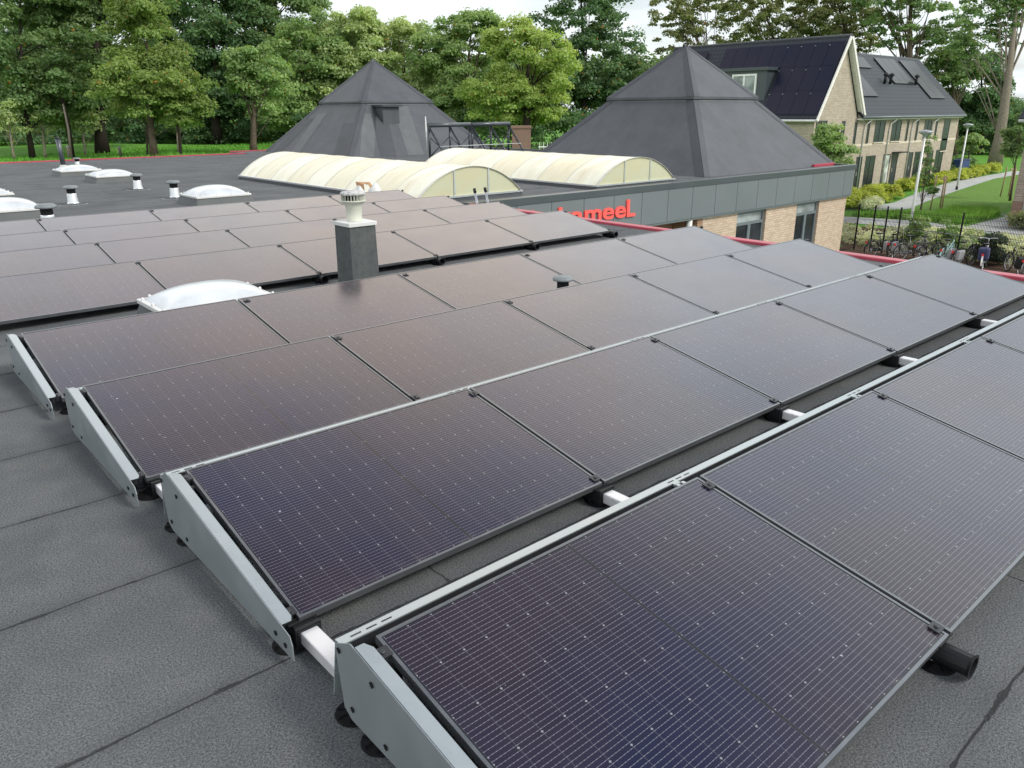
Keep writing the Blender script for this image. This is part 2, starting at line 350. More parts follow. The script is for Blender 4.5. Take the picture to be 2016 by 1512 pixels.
def wmix(f,a,b,bl='MIX'):
    n=nd.new('ShaderNodeMix'); n.data_type='RGBA'; n.blend_type=bl
    for i,x in ((0,f),(6,a),(7,b)):
        if isinstance(x,(int,float)): n.inputs[i].default_value=x
        elif isinstance(x,tuple): n.inputs[i].default_value=x+(1,)
        else: lk.new(x,n.inputs[i])
    return n.outputs[2]
cover=wr(wn(.9,6,(3,1,0)),.30,.52,.55,1)
light=wr(wn(1.4,5,(7,2,0)),.35,.68,0,1)
cloud=wmix(light,(6.1,6.55,6.8),(7.4,7.85,7.95))
warm=wr(wn(.8,2,(1,9,0)),.42,.62,0,1)
high=wr(sp.outputs[2],.25,.6,0,1)
up_=wr(sp.outputs[2],.14,.48,0,1); down=wr(sp.outputs[2],.56,.84,0,1)
cover=wm('MULTIPLY',cover,wm('SUBTRACT',1,wm('MULTIPLY',down,.9)))
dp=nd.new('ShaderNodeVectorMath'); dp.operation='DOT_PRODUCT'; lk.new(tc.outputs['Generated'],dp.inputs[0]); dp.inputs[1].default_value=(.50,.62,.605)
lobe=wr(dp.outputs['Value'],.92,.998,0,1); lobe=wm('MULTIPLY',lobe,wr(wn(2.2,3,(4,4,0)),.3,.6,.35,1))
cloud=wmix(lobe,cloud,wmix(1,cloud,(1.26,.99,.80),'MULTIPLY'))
cloud=wmix(wm('MULTIPLY',warm,high),cloud,wmix(1,cloud,(1.16,1.0,.93),'MULTIPLY'))
hv=nd.new('ShaderNodeMapRange'); lk.new(sp.outputs[2],hv.inputs[0]); hv.inputs[1].default_value=.1; hv.inputs[2].default_value=.8; hv.inputs[3].default_value=1.0; hv.inputs[4].default_value=1.25
sc_=nd.new('ShaderNodeVectorMath'); sc_.operation='SCALE'; lk.new(cloud,sc_.inputs[0]); lk.new(wm('SUBTRACT',wm('ADD',1,wm('MULTIPLY',up_,.95)),wm('MULTIPLY',down,1.55)),sc_.inputs['Scale'])
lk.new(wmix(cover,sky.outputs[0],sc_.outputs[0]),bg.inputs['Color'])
sd=bpy.data.lights.new('sun','SUN'); sd.energy=2.0; sd.angle=R(15); sd.color=(1,.955,.89)
so=bpy.data.objects.new('sun',sd); col.objects.link(so)
sv=Vector((math.sin(SUN_AZ)*math.cos(SUN_EL),math.cos(SUN_AZ)*math.cos(SUN_EL),math.sin(SUN_EL)))
so.rotation_euler=sv.to_track_quat('Z','Y').to_euler(); so.location=(0,0,30)
scene.view_settings.view_transform='Standard'; scene.view_settings.look='None'; scene.view_settings.gamma=1; scene.view_settings.exposure=0.35

# ------------------------------------------------------------------ solar arrays
L,W,TILT,PIT,GAP=1.722,1.1551,.194688684,1.67055804,.0193735
DROW=[(.0349,-.0234,.016),(.032,.0142,-.0051),(-.0161,.0061,-.0079),(-.0499,.0041,-.0052),(.0177,.0006,-.0075),(.015,.0169,.0078),(-.0075,.0016,-.0002),(-.0253,-.0191,.0043)]
CT,ST=math.cos(TILT),math.sin(TILT)
def row_origin(r):
    d=DROW[r]; y=r*PIT if r<4 else 3*PIT+2.6961+(r-4)*PIT
    return (0 if r<4 else 1.6005)+d[0], y+d[1], .12+d[2]
TH=.032
# panel meshes: local x along the row, y up the slope, top at z=0
fb=MB(); e=.012
fb.box(0,0,-TH,L,e,0); fb.box(0,W-e,-TH,L,W,0); fb.box(0,e,-TH,e,W-e,0); fb.box(L-e,e,-TH,L,W-e,0)
frame_me=fb.mesh('frame',M['pframe_hi'])
gb=MB(); gb.box(e,e,-.010,L-e,W-e,-.0025); glass_me=gb.mesh('glass',M['cells'])
bb=MB(); bb.box(e,e,-.014,L-e,W-e,-.0115); back_me=bb.mesh('backsheet',M['black'])
ORD=['first','second','third','fourth','fifth','sixth']
ROWN={0:'nearest row of the front array',1:'second nearest row of the front array',2:'third row back of the front array',3:'farthest row of the front array, before the walkway',
      4:'nearest row of the rear array, beyond the walkway',5:'second row of the rear array',6:'third row of the rear array',7:'farthest row of the rear array'}
proto=None
for r in range(8):
    x0,y0,z0=row_origin(r)
    ks=range(0,4) if r==0 else (range(0,5) if r<4 else range(-1,4))
    for i,k in enumerate(ks):
        if proto is None:
            proto=empty('solar_panel'); link('frame',frame_me,proto); link('glass',glass_me,proto); link('backsheet',back_me,proto); o=proto
        else: o=copy_tree(proto)
        o.location=(x0+k*(L+GAP),y0,z0); o.rotation_euler=(TILT,0,0)
        n=len(ks)
        if r==3 and k==1: lb='black solar panel mirroring the grey square chimney, farthest row of the front array'
        elif r==0 and k==0: lb='largest black solar panel, at the bottom of the photo, in the nearest row'
        else:
            pos='leftmost' if i==0 else ('rightmost' if (i==n-1 and r>0) else ORD[i])
            lb='black solar panel, '+(pos if pos in('leftmost','rightmost') else pos+' from the left')+', '+ROWN[r]
        tag(o,lb,'solar panel','black solar panels in tilted rows on the flat roof')
# end plates (left ends of the four front rows)
def end_plate(r,label):
    x0,y0,z0=row_origin(r); o=empty('end_plate',(x0-.085,y0,z0-.12)); tag(o,label,'wind plate','wedge shaped metal end plates of the front rows')
    yb=W*CT+.085
    prof=[(-.10,.135),(-.115,.10),(-.115,.035),(yb-.045,.03),(yb,.055),(yb+.026,.25),(yb+.024,.298),(yb-.075,.352)]
    MB().prism(prof,'x',-.004,.0).build('plate',M['mag'],o)
    t_=MB(); a=Vector((0,-.03,.135+.07*ST/CT)); b=Vector((0,yb-.10,.352))
    dx=.050; 
    t_.add([(0.0002,a.y,a.z),(dx-.01,a.y,a.z),(dx,a.y+.02,a.z+.02*ST/CT),(dx,b.y-.03,b.z-.006),(dx-.018,b.y,b.z),(0.0002,b.y,b.z)]+[(0.0002,a.y,a.z-.003),(dx-.01,a.y,a.z-.003),(dx,a.y+.02,a.z-.001),(dx,b.y-.03,b.z-.009),(dx-.018,b.y,b.z-.003),(0.0002,b.y,b.z-.003)],
       [(0,1,2,3,4,5),(11,10,9,8,7,6)]+[(i,i+6,(i+1)%6+6,(i+1)%6) for i in range(6)])
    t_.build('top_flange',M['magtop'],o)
    for (yy,zz) in ((yb+.0,.285),(yb-.20,.275),(yb-.06,.085),(yb-.26,.075),(.02,.085),(-.06,.075)):
        s=MB(); s.lathe([(.0,0),(.006,0),(.006,.004),(.003,.006)],8)
        for a_ in (.3,1.35,2.4): s.obox((0,0,.004),.022,.003,.004,Matrix.Rotation(a_,3,'Z'))
        s.build('screw',M['black'],o,(-.004,yy,zz),(0,-math.pi/2,0))
    return o
for r,lb in enumerate(['largest wedge shaped metal end plate, at the bottom edge, beside the nearest panel row','second nearest wedge shaped metal end plate, above the white rail','third wedge shaped metal end plate from the camera, over three suction-like feet','smallest wedge shaped metal end plate, at the left edge of the roof array']): end_plate(r,lb if r!=2 else 'third wedge shaped metal end plate from the camera, second smallest')
# rear wind deflectors
for r in range(8):
    x0,y0,z0=row_origin(r); n=5 if r!=0 else 5
    xa=x0-.08 if r<4 else x0-(L+GAP)-.1; xb=x0+(5 if r<4 else 4)*(L+GAP)
    yb=W*CT+.124; z=z0-.12
    zt_=.12+W*ST-.046
    o=empty('wind_deflector',(0,y0,z)); d=MB()
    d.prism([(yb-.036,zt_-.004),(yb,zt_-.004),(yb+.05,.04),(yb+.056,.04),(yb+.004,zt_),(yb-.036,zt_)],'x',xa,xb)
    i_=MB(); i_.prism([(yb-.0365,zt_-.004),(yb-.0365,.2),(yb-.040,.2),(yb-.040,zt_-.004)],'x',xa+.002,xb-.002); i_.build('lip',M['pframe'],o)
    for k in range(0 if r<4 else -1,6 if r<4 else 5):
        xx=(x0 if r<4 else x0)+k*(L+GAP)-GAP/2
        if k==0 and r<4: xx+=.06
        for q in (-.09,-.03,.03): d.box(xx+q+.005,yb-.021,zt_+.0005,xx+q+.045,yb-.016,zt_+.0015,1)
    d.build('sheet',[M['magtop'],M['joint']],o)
    for k in range(1 if r<4 else 0,5 if r<4 else 4):
        xx=x0+k*(L+GAP)-GAP/2
        b_=MB(); b_.box(xx-.075,yb-.054,zt_-.012,xx-.035,yb-.037,zt_+.001); b_.box(xx-.075,W*CT-.01,zt_-.006,xx-.055,yb-.052,zt_+.001); b_.box(xx-.035,W*CT-.01,zt_-.006,xx-.015,yb-.052,zt_+.001); b_.build('bracket',M['magtop'],o)
    tag(o,('silver wind deflector strip behind the '+ROWN[r]),'wind deflector','long metal wind deflectors along the raised panel edges')
# support rails with feet, sockets and clamps, one under every joint
def rail(x,rows,label,end=False,name='support_rail'):
    ya=row_origin(rows[0])[1]; yb_=row_origin(rows[-1])[1]+W
    o=empty(name,(x,0,0)); 
    t_=MB(); t_.box(-.036,ya+.02,.028,.036,yb_+.10,.084); t_.build('tube',M['aluwhite'],o,bevel=.006)
    for r in rows:
        _,y0,z0=row_origin(r); z=z0-.12
        # black socket at the low edge
        f0=y0-.05 if r!=rows[0] else y0+.03
        s=MB(); s.box(-.046,f0,.018,.046,y0+.16,.027); s.box(-.046,f0,.085,.046,y0+.16,.095); s.box(-.048,f0,.027,-.0365,y0+.16,.085); s.box(.0365,f0,.027,.048,y0+.16,.085)
        s.box(-.054,f0+.005,.014,.054,f0+.02,.105); s.box(-.052,y0+.03,.016,.052,y0+.05,.104)
        s.box(-.06,y0+.0,.094,.06,y0+.08,.104)
        s.build('socket',M['black'],o,(0,0,z),bevel=.003)
        for yy in ((y0+.02,),(y0+W-.085,y0+W+.085))[0:2]:
            for q in yy:
                f=MB(); f.lathe([(.068,0),(.071,.006),(.064,.011),(.022,.016),(.020,.04)],20)
                for a_ in range(8):
                    f.obox((math.cos(a_*math.pi/4)*.042,math.sin(a_*math.pi/4)*.042,.013),.045,.004,.011,Matrix.Rotation(a_*math.pi/4,3,'Z'))
                f.build('foot',M['foot'],o,(-.05 if end else 0,q,.0))
        # upright under the high edge
        u=MB(); u.box(-.02,y0+W*CT-.10,.082,.02,y0+W*CT-.06,.28); u.build('upright',M['pframe'],o,(0,0,z))
        # clamps
        for s_ in (.045,W-.075):
            c=MB(); c.box(-.026,s_-.022,.0015,.026,s_+.022,.007); c.box(-.008,s_-.022,-.03,.008,s_+.022,.0015)
            c.lathe([(.009,.007),(.009,.013),(.004,.014)],8,(0,s_,0))
            if end:
                c.box(-.045,s_-.03,-.030,-.020,s_+.03,.004); c.box(-.06,s_-.018,-.045,-.045,s_+.018,-.01); c.tube([(-.05,s_-.02,-.05),(-.03,s_-.02,-.02),(-.02,s_,-.01)],.004,6)
            k=c.build('clamp',M['pframe'],o,(0,y0,z0)); k.rotation_euler=(TILT,0,0)
            if end: k.location.x=row_origin(r)[0]-.022-x
    # open end of the first socket, sticking out in front of the row
    y0=row_origin(rows[0])[1]
    s=MB(); 
    P=[(.044*math.cos(a),.057+.040*math.sin(a)) for a in [i*math.pi/8+math.pi/16 for i in range(16)]]
    Q=[(.040*math.cos(a),.057+.036*math.sin(a)) for a in [i*math.pi/8+math.pi/16 for i in range(16)]]
    vs=[(p[0]*(1.16 if j==0 else 1),yy,.057+(p[1]-.057)*(1.2 if j==0 else 1)) for j,yy in enumerate((y0-.10,y0-.09,y0+.05)) for p in P]+[(p[0],yy,p[1]) for yy in (y0-.10,y0+.05) for p in Q]
    fs=[(j*16+i,j*16+(i+1)%16,(j+1)*16+(i+1)%16,(j+1)*16+i) for j in range(2) for i in range(16)]+[(48+i,48+(i+1)%16,64+(i+1)%16,64+i) for i in range(16)]+[(i,(i+1)%16,48+(i+1)%16,48+i) for i in range(16)]
    s.add(vs,fs); s.build('open_socket',M['black'],o)
    tag(o,label,'mounting rail','white aluminium rails carrying the panel rows')
    return o
for k in range(0,6):
    x=row_origin(0)[0]-.02+k*(L+GAP)-GAP/2
    if k==0: x=.045
    rw=[0,1,2,3] if k<5 else [1,2,3]
    rail(x,rw,['white rail on black feet running past the metal end plates','white rail with open black socket in front of the nearest row','third white rail from the left under the front array','fourth white rail from the left under the front array','fifth white rail from the left under the front array','last white rail at the right end of the front array'][k],end=(k==0))
for k in range(-1,5):
    x=row_origin(4)[0]-GAP/2+k*(L+GAP)
    rail(x,[4,5,6,7],['rail of the rear array at the left edge of the photo','second rail of the rear array, its black socket above the skylight dome','rail of the rear array with black socket left of the square chimney','rail of the rear array with black socket just right of the square chimney','rail of the rear array one from its right end','rail at the right end of the rear array, below the red lettering'][k+1])

# ------------------------------------------------------------------ roof things
def dome(x,y,w_,d_,h,label,rise=.2,rz=0):
    o=empty('skylight_dome',(x,y,0),rz); tag(o,label,'skylight','white acrylic skylight domes on the roof')
    a,b=w_/2,d_/2
    c=MB(); c.add([(-a-.07,-b-.07,0),(a+.07,-b-.07,0),(a+.07,b+.07,0),(-a-.07,b+.07,0),(-a,-b,h),(a,-b,h),(a,b,h),(-a,b,h)],[(0,1,5,4),(1,2,6,5),(2,3,7,6),(3,0,4,7),(4,5,6,7)]); c.build('curb',M['flash'],o)
    f=MB(); f.box(-a-.02,-b-.02,h,a+.02,b+.02,h+.045); f.build('frame',M['white'],o,bevel=.008)
    n=18; vs=[]; 
    for j in range(n+1):
        for i in range(n+1):
            s,t2=i/n*2-1,j/n*2-1
            z=rise*(max(0,(1-abs(s)**2.4))*max(0,(1-abs(t2)**2.4)))**.62; vs.append((s*(a-.03),t2*(b-.03),h+.046+z))
    g=MB(); g.add(vs,[(j*(n+1)+i,j*(n+1)+i+1,(j+1)*(n+1)+i+1,(j+1)*(n+1)+i) for j in range(n) for i in range(n)],0,True); g.build('dome',M['dome'],o)
    for i in range(4):
        for s in (-1,1):
            k=MB(); k.lathe([(.016,0),(.016,.02),(.006,.03)],8); k.build('screw_cap',M['white'],o,(-a+.1+i*(2*a-.2)/3,s*(b-.005),h+.045))
    for i in range(3):
        for s in (-1,1):
            k=MB(); k.lathe([(.016,0),(.016,.02),(.006,.03)],8); k.build('screw_cap',M['white'],o,(s*(a-.005),-b+.1+i*(2*b-.2)/2,h+.045))
dome(1.66,6.79,1.06,.80,.20,'nearest white skylight dome, between the front and rear panel arrays',.145)
dome(5.85,17.35,1.2,1.1,.16,'white skylight dome just behind the farthest panel row, right of two vents',.19)
dome(5.80,25.3,1.1,1.2,.16,'white skylight dome beside a silver vent, right one of the far pair',.15)
dome(5.7,28.8,1.2,1.1,.14,'farthest white skylight dome, in front of the thin black pipe',.15)
dome(1.9,21.5,1.15,1.1,.14,'white skylight dome cut off by the left edge, upper one',.15)
dome(1.72,17.5,1.2,1.1,.16,'white skylight dome at the left edge with a vent right beside it',.19)
def vent(x,y,label,s=1.0,base=True,z=0):
    o=empty('roof_vent',(x,y,z)); o.scale=(s,s,s); tag(o,label,'roof vent','small round roof vents')
    if base:
        MB().lathe([(.30,0),(.29,.012),(.125,.014),(.115,.05),(.10,.22),(.095,.24)],24).build('base',[M['alu']],o)
        MB().lathe([(.30,.013),(.30,.016),(.12,.018)],24).build('flashing',[M['roof']],o)
    if not base: MB().lathe([(.08,-.21),(.08,.24)],16).build('pipe',M['black'],o)
    MB().lathe([(.092,.20),(.092,.34),(.10,.35)],24).build('neck',M['black'],o)
    MB().lathe([(.10,.335),(.155,.345),(.160,.365),(.150,.385),(.125,.40),(.12,.405),(.03,.412)],28).build('cap',M['greycap'],o)
vent(3.34,19.3,'dark capped vent with silver base, lower left of the three on open roof')
vent(5.56,22.0,'dark capped vent touching the right side of a skylight dome')
vent(5.52,19.05,'dark capped vent with silver base, left of the skylight behind the panels')
vent(1.98,15.08,'dark capped vent in front of the left-edge skylight dome',1.1)
vent(4.52,4.76,'small grey vent cap poking up between two rows of the front array',.66,False,.095)
vent(6.75,33.2,'tiny dark vent beside the thin black pipe',.85)
o=empty('flue_pipe',(6.3,33.4,0)); MB().lathe([(.14,0),(.13,.06),(.07,.10)],16).build('collar',M['white'],o); MB().tube([(0,0,.08),(-.02,.02,1.05)],.085,14).build('pipe',M['coping'],o); MB().lathe([(.1,0),(.1,.06),(.05,.07)],14,(-.02,.02,1.03)).build('cap',M['black'],o)
tag(o,'thin black flue pipe standing on the far part of the roof','pipe')
# square chimney with cowl
o=empty('roof_chimney',(3.31,6.87,0)); tag(o,'square grey bitumen clad chimney with cream ventilation cowl, between the two arrays','chimney')
S=.335
c=MB(); c.add([(-.02,-.02,0),(S+.02,-.02,0),(S+.02,S+.02,0),(-.02,S+.02,0),(-.004,-.004,.10),(S+.004,-.004,.10),(S+.004,S+.004,.10),(-.004,S+.004,.10),(0.004,0.004,.75),(S-.004,0.004,.75),(S-.004,S-.004,.75),(.004,S-.004,.75)],
   [(0,1,5,4),(1,2,6,5),(2,3,7,6),(3,0,4,7),(4,5,9,8),(5,6,10,9),(6,7,11,10),(7,4,8,11),(8,9,10,11)])
def chim_mat():
    n=N('chimney_cladding'); p=n.obj(); f=n.noise(p,14,6,.7); g_=n.noise(p,130,2,.7); big=n.noise(p,4,3)
    c=n.mix(n.rng(f,.3,.7),(.050,.056,.057),(.088,.097,.097)); c=n.mix(n.rng(big,.45,.7,0,.4),c,(.105,.115,.113)); k=n.rng(g_,.35,.65,.75,1.28)
    n.bump(f,.5,.01); return n.out(n.mix(1,c,n.comb(k,k,k),'MULTIPLY'),.8,0,.3)
M['chim']=chim_mat()
c.build('shaft',M['chim'],o)
MB().box(-.012,-.012,.752,S+.012,S+.012,.795).build('cap_slab',M['white'],o,bevel=.004)
cx=S/2
MB().lathe([(.088,.796),(.084,.80),(.088,.90),(.094,.96),(.110,.99),(.128,1.005),(.136,1.012),(.136,1.022),(.05,1.024)],32,(cx,cx,0)).build('funnel',M['cream'],o)
v=MB()
for k in range(22):
    a=2*math.pi*k/22; v.obox((cx+.120*math.cos(a),cx+.120*math.sin(a),1.052),.026,.006,.062,Matrix.Rotation(a+.5,3,'Z'))
v.build('louvres',M['cream'],o)
MB().lathe([(.085,1.02),(.085,1.083)],20,(cx,cx,0)).build('inner_core',M['joint'],o)
MB().lathe([(.134,1.080),(.139,1.084),(.139,1.105),(.12,1.118),(.06,1.126),(.012,1.130),(.010,1.136)],32,(cx,cx,0)).build('lid',M['cowltop'],o)
# white sacks and cardboard behind the rear array
o=empty('packing_sack',(8.02,14.65,0))
def sack(mb,c,rx,ry,rz,seed):
    rg=random.Random(seed); n=14; m_=8; vs=[]; ph=[rg.uniform(0,6) for _ in range(4)]
    for j in range(m_+1):
        th=j/m_*math.pi/2
        for i in range(n):
            a=i/n*2*math.pi; k=1+.12*math.sin(3*a+ph[0])+.09*math.sin(5*a+ph[1]+2*th)
            vs.append((c[0]+rx*k*math.cos(th)*math.cos(a),c[1]+ry*k*math.cos(th)*math.sin(a),c[2]+rz*math.sin(th)*(1+.1*math.sin(2*a+ph[2]))))
    mb.add(vs,[(j*n+i,j*n+(i+1)%n,(j+1)*n+(i+1)%n,(j+1)*n+i) for j in range(m_) for i in range(n)],0,True)
m_=MB(); sack(m_,(0,0,0),.20,.2,.38,1); m_.build('sack',M['white'],o); tag(o,'white packing sack behind the chimney cowl, left of the cardboard','sack')
o=empty('packing_sack',(8.42,14.6,0)); m_=MB(); sack(m_,(0,0,0),.19,.18,.42,2); m_.build('sack',M['white'],o); tag(o,'rounded white packing sack under the open cardboard flaps','sack')
o=MB().add([(-.42,.05,.0),(-.2,-.2,.0),(-.22,-.18,.50),(-.55,.1,.62),(-.15,.2,.58),(.1,.0,.52),(.30,.1,.56),(.55,.05,.30),(.50,-.05,.0),(.2,.2,.45)],[(0,1,2,3),(3,2,5,4),(5,6,7,8),(4,5,6,9)]).build('cardboard_sheet',M['cardboard'],None,(8.32,14.85,.17)); o.scale=(.42,.42,.5)
sm=o.modifiers.new('s','SOLIDIFY'); sm.thickness=.012
tag(o,'torn brown cardboard flaps sticking up behind the farthest panel row','cardboard')

# barrel skylights
def barrel(x0,x1,y0,y1,n,rise,label,z=.10):
    o=empty('barrel_skylight',((x0+x1)/2,y0,0)); tag(o,label,'skylight','long cream barrel vault skylights')
    w_=(x1-x0)/2; Ln=y1-y0; k=MB(); k.box(-w_-.03,-.03,0,w_+.03,Ln+.03,z-.02); k.build('curb',M['pyr2'],o)
    k=MB(); k.box(-w_-.05,-.05,z-.02,w_+.05,Ln+.05,z+.02); k.build('edge_frame',M['alu'],o)
    Rr=(w_*w_+rise*rise)/(2*rise); A=math.asin(w_/Rr); seg=24
    def arc(r_,nn=seg): return [(r_*math.sin(-A+2*A*i/nn),r_*math.cos(-A+2*A*i/nn)-(Rr-rise)+z) for i in range(nn+1)]
    for j in range(n):
        a,b=j*Ln/n,(j+1)*Ln/n; P=arc(Rr); vs=[(p[0],t_,p[1]) for t_ in (a,(a+b)/2,b) for p in P]; s=seg+1
        m_=MB(); m_.add(vs,[(q*s+i,q*s+i+1,(q+1)*s+i+1,(q+1)*s+i) for q in range(2) for i in range(seg)],0,True)
        m_.build('glazing_panel',M['barA'] if (j%2==0) else M['barB'],o)
    for j in range(n+1):
        P1=arc(Rr+.001); P2=arc(Rr+.010); yy=j*Ln/n; h=.04 if j in(0,n) else .012
        vs=[(p[0],t_,p[1]) for t_ in(yy-h,yy+h) for p in P1+P2]; s=seg+1; S2=2*s
        fs=[]
        for i in range(seg):
            fs+= [(s+i,s+i+1,S2+s+i+1,S2+s+i),(i,i+1,s+i+1,s+i),(S2+i,S2+i+1,S2+s+i+1,S2+s+i)]
        m_=MB(); m_.add(vs,fs); m_.build('rib',M['barRib'],o)
    for yy,sg in ((-.004,-1),(Ln+.004,1)):
        P=arc(Rr); vs=[(p[0],yy,p[1]) for p in P]+[(w_,yy,z),(-w_,yy,z)]
        m_=MB(); m_.add(vs,[tuple(range(len(vs)))]); m_.build('end_pane',M['barEnd'],o)
        for xx in (-w_*.33,w_*.33):
            top=math.sqrt(Rr*Rr-xx*xx)-(Rr-rise)+z; m_=MB(); m_.box(xx-.02,yy-.02 if sg<0 else yy,z,xx+.02,yy if sg<0 else yy+.02,top); m_.build('mullion',M['alu'],o)
barrel(8.95,12.0,13.75,23.3,9,.65,'nearer long cream barrel vault skylight with yellowed bands, behind the rear array')
barrel(14.25,17.45,13.3,21.3,7,.65,'farther cream barrel vault skylight, below the right dark pyramid')

# steel collector rack
o=empty('steel_rack',(17.75,25.6,0)); tag(o,'dark empty steel tube rack with header pipes and sloping struts, before the left pyramid','steel rack')
hz=1.42
for a,b in ((0,2.1),(2.16,4.25)): MB().tube([(a,0,hz),(b,0,hz)],.085,14).build('header_pipe',M['coping'],o)
for x in (0.03,1.05,2.05,2.2,3.2,4.2): MB().tube([(x,0,0),(x,0,hz-.08)],.045,8).build('post',M['rail_dark'],o)
for x in (0.03,1.05,2.05,2.2,3.2,4.2): MB().tube([(x,0,hz-.06),(x,-1.25,.06)],.04,8).build('strut',M['rail_dark'],o)
MB().tube([(0,-.75,hz*.45),(4.25,-.75,hz*.45)],.014,6).build('cross_rail',M['galv'],o)
MB().tube([(0,-.02,.28),(4.3,-.02,.28)],.04,8).build('bottom_rail',M['rail_dark'],o)
for x in (0.03,1.05,2.2,3.2):
    MB().tube([(x,-.03,.25),(x+1,-.03,1.0)],.024,6).build('brace',M['rail_dark'],o); MB().tube([(x,.03,1.0),(x+1,.03,.25)],.024,6).build('brace',M['rail_dark'],o)
MB().tube([(-.1,0,.3),(-.12,0,1.75)],.025,6).build('valve_pipe',M['galv'],o)
MB().box(-.25,-.5,0,.1,-.2,.12).build('base_block',M['lead'],o)

# ------------------------------------------------------------------ school building
B=empty('school_building',(0,0,0)); tag(B,'low flat roofed school with dark pyramid roofs, grey fascia and beige brick','building')
XR,YW,XE,YF,YF2=9.62,12.9,27.35,37.9,40.2
deck=MB(); poly=[(-26,-14),(XR,-14),(XR,YW),(XE,YW),(XE,YF2),(15.6,YF2),(15.6,YF),(-26,YF)]
deck.prism(poly,'z',-.25,0.0); deck.build('roof_deck',M['roof'],B)
# low red coping along the edges (aluminium trim)
t_=MB(); t_.box(XR,-14,-.10,XR+.18,YW-.12,.045); t_.build('red_coping',M['trimred'],B,bevel=.012)
t_=MB(); t_.box(-26,YF,-.10,15.4,YF+.22,.045); t_.box(15.6,YF2,-.1,19,YF2+.2,.045); t_.build('red_coping',M['trimred'],B)
t_=MB(); t_.box(XE-1.4,YF2-26.6,.0,XE+.06,YF2-26.5,.09); t_.build('red_coping',M['trimred'],B)
t_=MB(); t_.box(XR+.0,YW-.12,-.11,XE+.12,YW+.10,.06); t_.box(XE,YW+.10,-.11,XE+.12,YF2,.06); t_.build('coping',M['coping'],B,bevel=.01)
# fascia panels
xs=[XR+.3]; 
while xs[-1]<XE: xs.append(xs[-1]+1.118)
xs=[x for x in xs if x<XE-.2]+[XE+.02]
for a,b in zip(xs[:-1],xs[1:]): MB().box(a+.008,YW-.10,-.99,b-.008,YW-.075,-.112).build('fascia_panel',M['fascia'],B)
MB().box(XR+.3,YW-.073,-.98,XE,YW-.02,-.115).build('fascia_backing',M['joint'],B)
MB().box(XR+.3,YW-.075,-1.05,XE,YW+.3,-.991).build('soffit',M['greyframe'],B)
MB().box(XE-.02,YW-.0,-.99,XE+.03,YF2,-.112).build('fascia_side',M['fascia'],B)
# walls
w_=MB(); yw=YW+.03
def wallx(mb,a,b,z0=-3.5,z1=-1.06,y=yw,th=.25): mb.box(a,y,z0,b,y+th,z1)
wallx(w_,18.5,20.3); wallx(w_,21.95,23.85); wallx(w_,25.35,XE-.05); w_.box(20.3,yw,-3.5,21.95,yw+.25,-3.2); w_.box(XE-.3,yw+.25,-3.5,XE-.05,YF2,-.3)
w_.build('brick_wall',M['brick_school'],B)
w_=MB(); wallx(w_,16.1,18.5,y=yw+.9); w_.box(18.25,yw,-3.5,18.49,yw+.9,-1.06); w_.build('recess_wall',M['brick_shaded'],B)
w_=MB(); w_.box(XR-.02-.2,-14,-3.5,XR-.02,YW+.3,-.25); w_.box(-26,YF-.3,-3.5,15.5,YF-.1,-.25); w_.box(15.6,YF2-.3,-3.5,XE,YF2-.1,-.25); w_.box(-26,-14,-3.5,-25.8,YF,-.25); w_.box(-25.8,-14,-3.5,XR-.3,-13.8,-.25); w_.build('hidden_wall',M['brick_school'],B)
w_=MB(); w_.box(9.9,yw+.7,-3.5,16.0,yw+.75,-1.06); w_.build('entrance_glass',M['glass'],B)
w_=MB(); w_.box(15.98,yw+.5,-3.5,16.1,yw+.75,-1.06); w_.build('red_post',M['trimred'],B)
w_=MB(); w_.tube([(17.85,yw+.0,-3.5),(17.85,yw+.0,-1.05)],.09,12); w_.build('white_column',M['white'],B)
def school_window(a,b,z0,z1,n):
    f=empty('window_unit'); f.parent=B
    fr=MB(); y=yw+.07; t=.07
    fr.box(a,y,z0,a+t,y+.1,z1); fr.box(b-t,y,z0,b,y+.1,z1); fr.box(a+t,y,z1-t,b-t,y+.1,z1); fr.box(a+t,y,z0,b-t,y+.1,z0+t)
    fr.box(a+t,y-.004,z1-.42,b-t,y+.104,z1-.33)
    for i in range(1,n): xx=a+(b-a)*i/n; fr.box(xx-.07,y-.006,z0+t,xx+.07,y+.106,z1-.42)
    fr.build('frame',M['greyframe'],f)
    p=MB(); p.box(a+t,y+.04,z1-.33,b-t,y+.05,z1-t); p.build('transom_pane',M['glass_pale'],f)
    for i in range(n):
        xa=a+(b-a)*i/n+.07; xb=a+(b-a)*(i+1)/n-.07
        p=MB(); p.box(xa,y+.04,z0+t,xb,y+.05,z1-.42); p.build('pane',M['glass'],f)
        p=MB(); p.box(xa+.04,y+.056,z1-1.0,xb-.1,y+.062,z1-.43); p.build('blind',M['curtain'],f)
        p=MB(); p.box(xa+.0,y+.012,z0+.25,xa+.02,y+.03,z1-.5); p.build('handle_bar',M['galv'],f)
school_window(20.32,21.93,-3.2,-1.08,2); school_window(23.87,25.33,-3.45,-1.08,2)
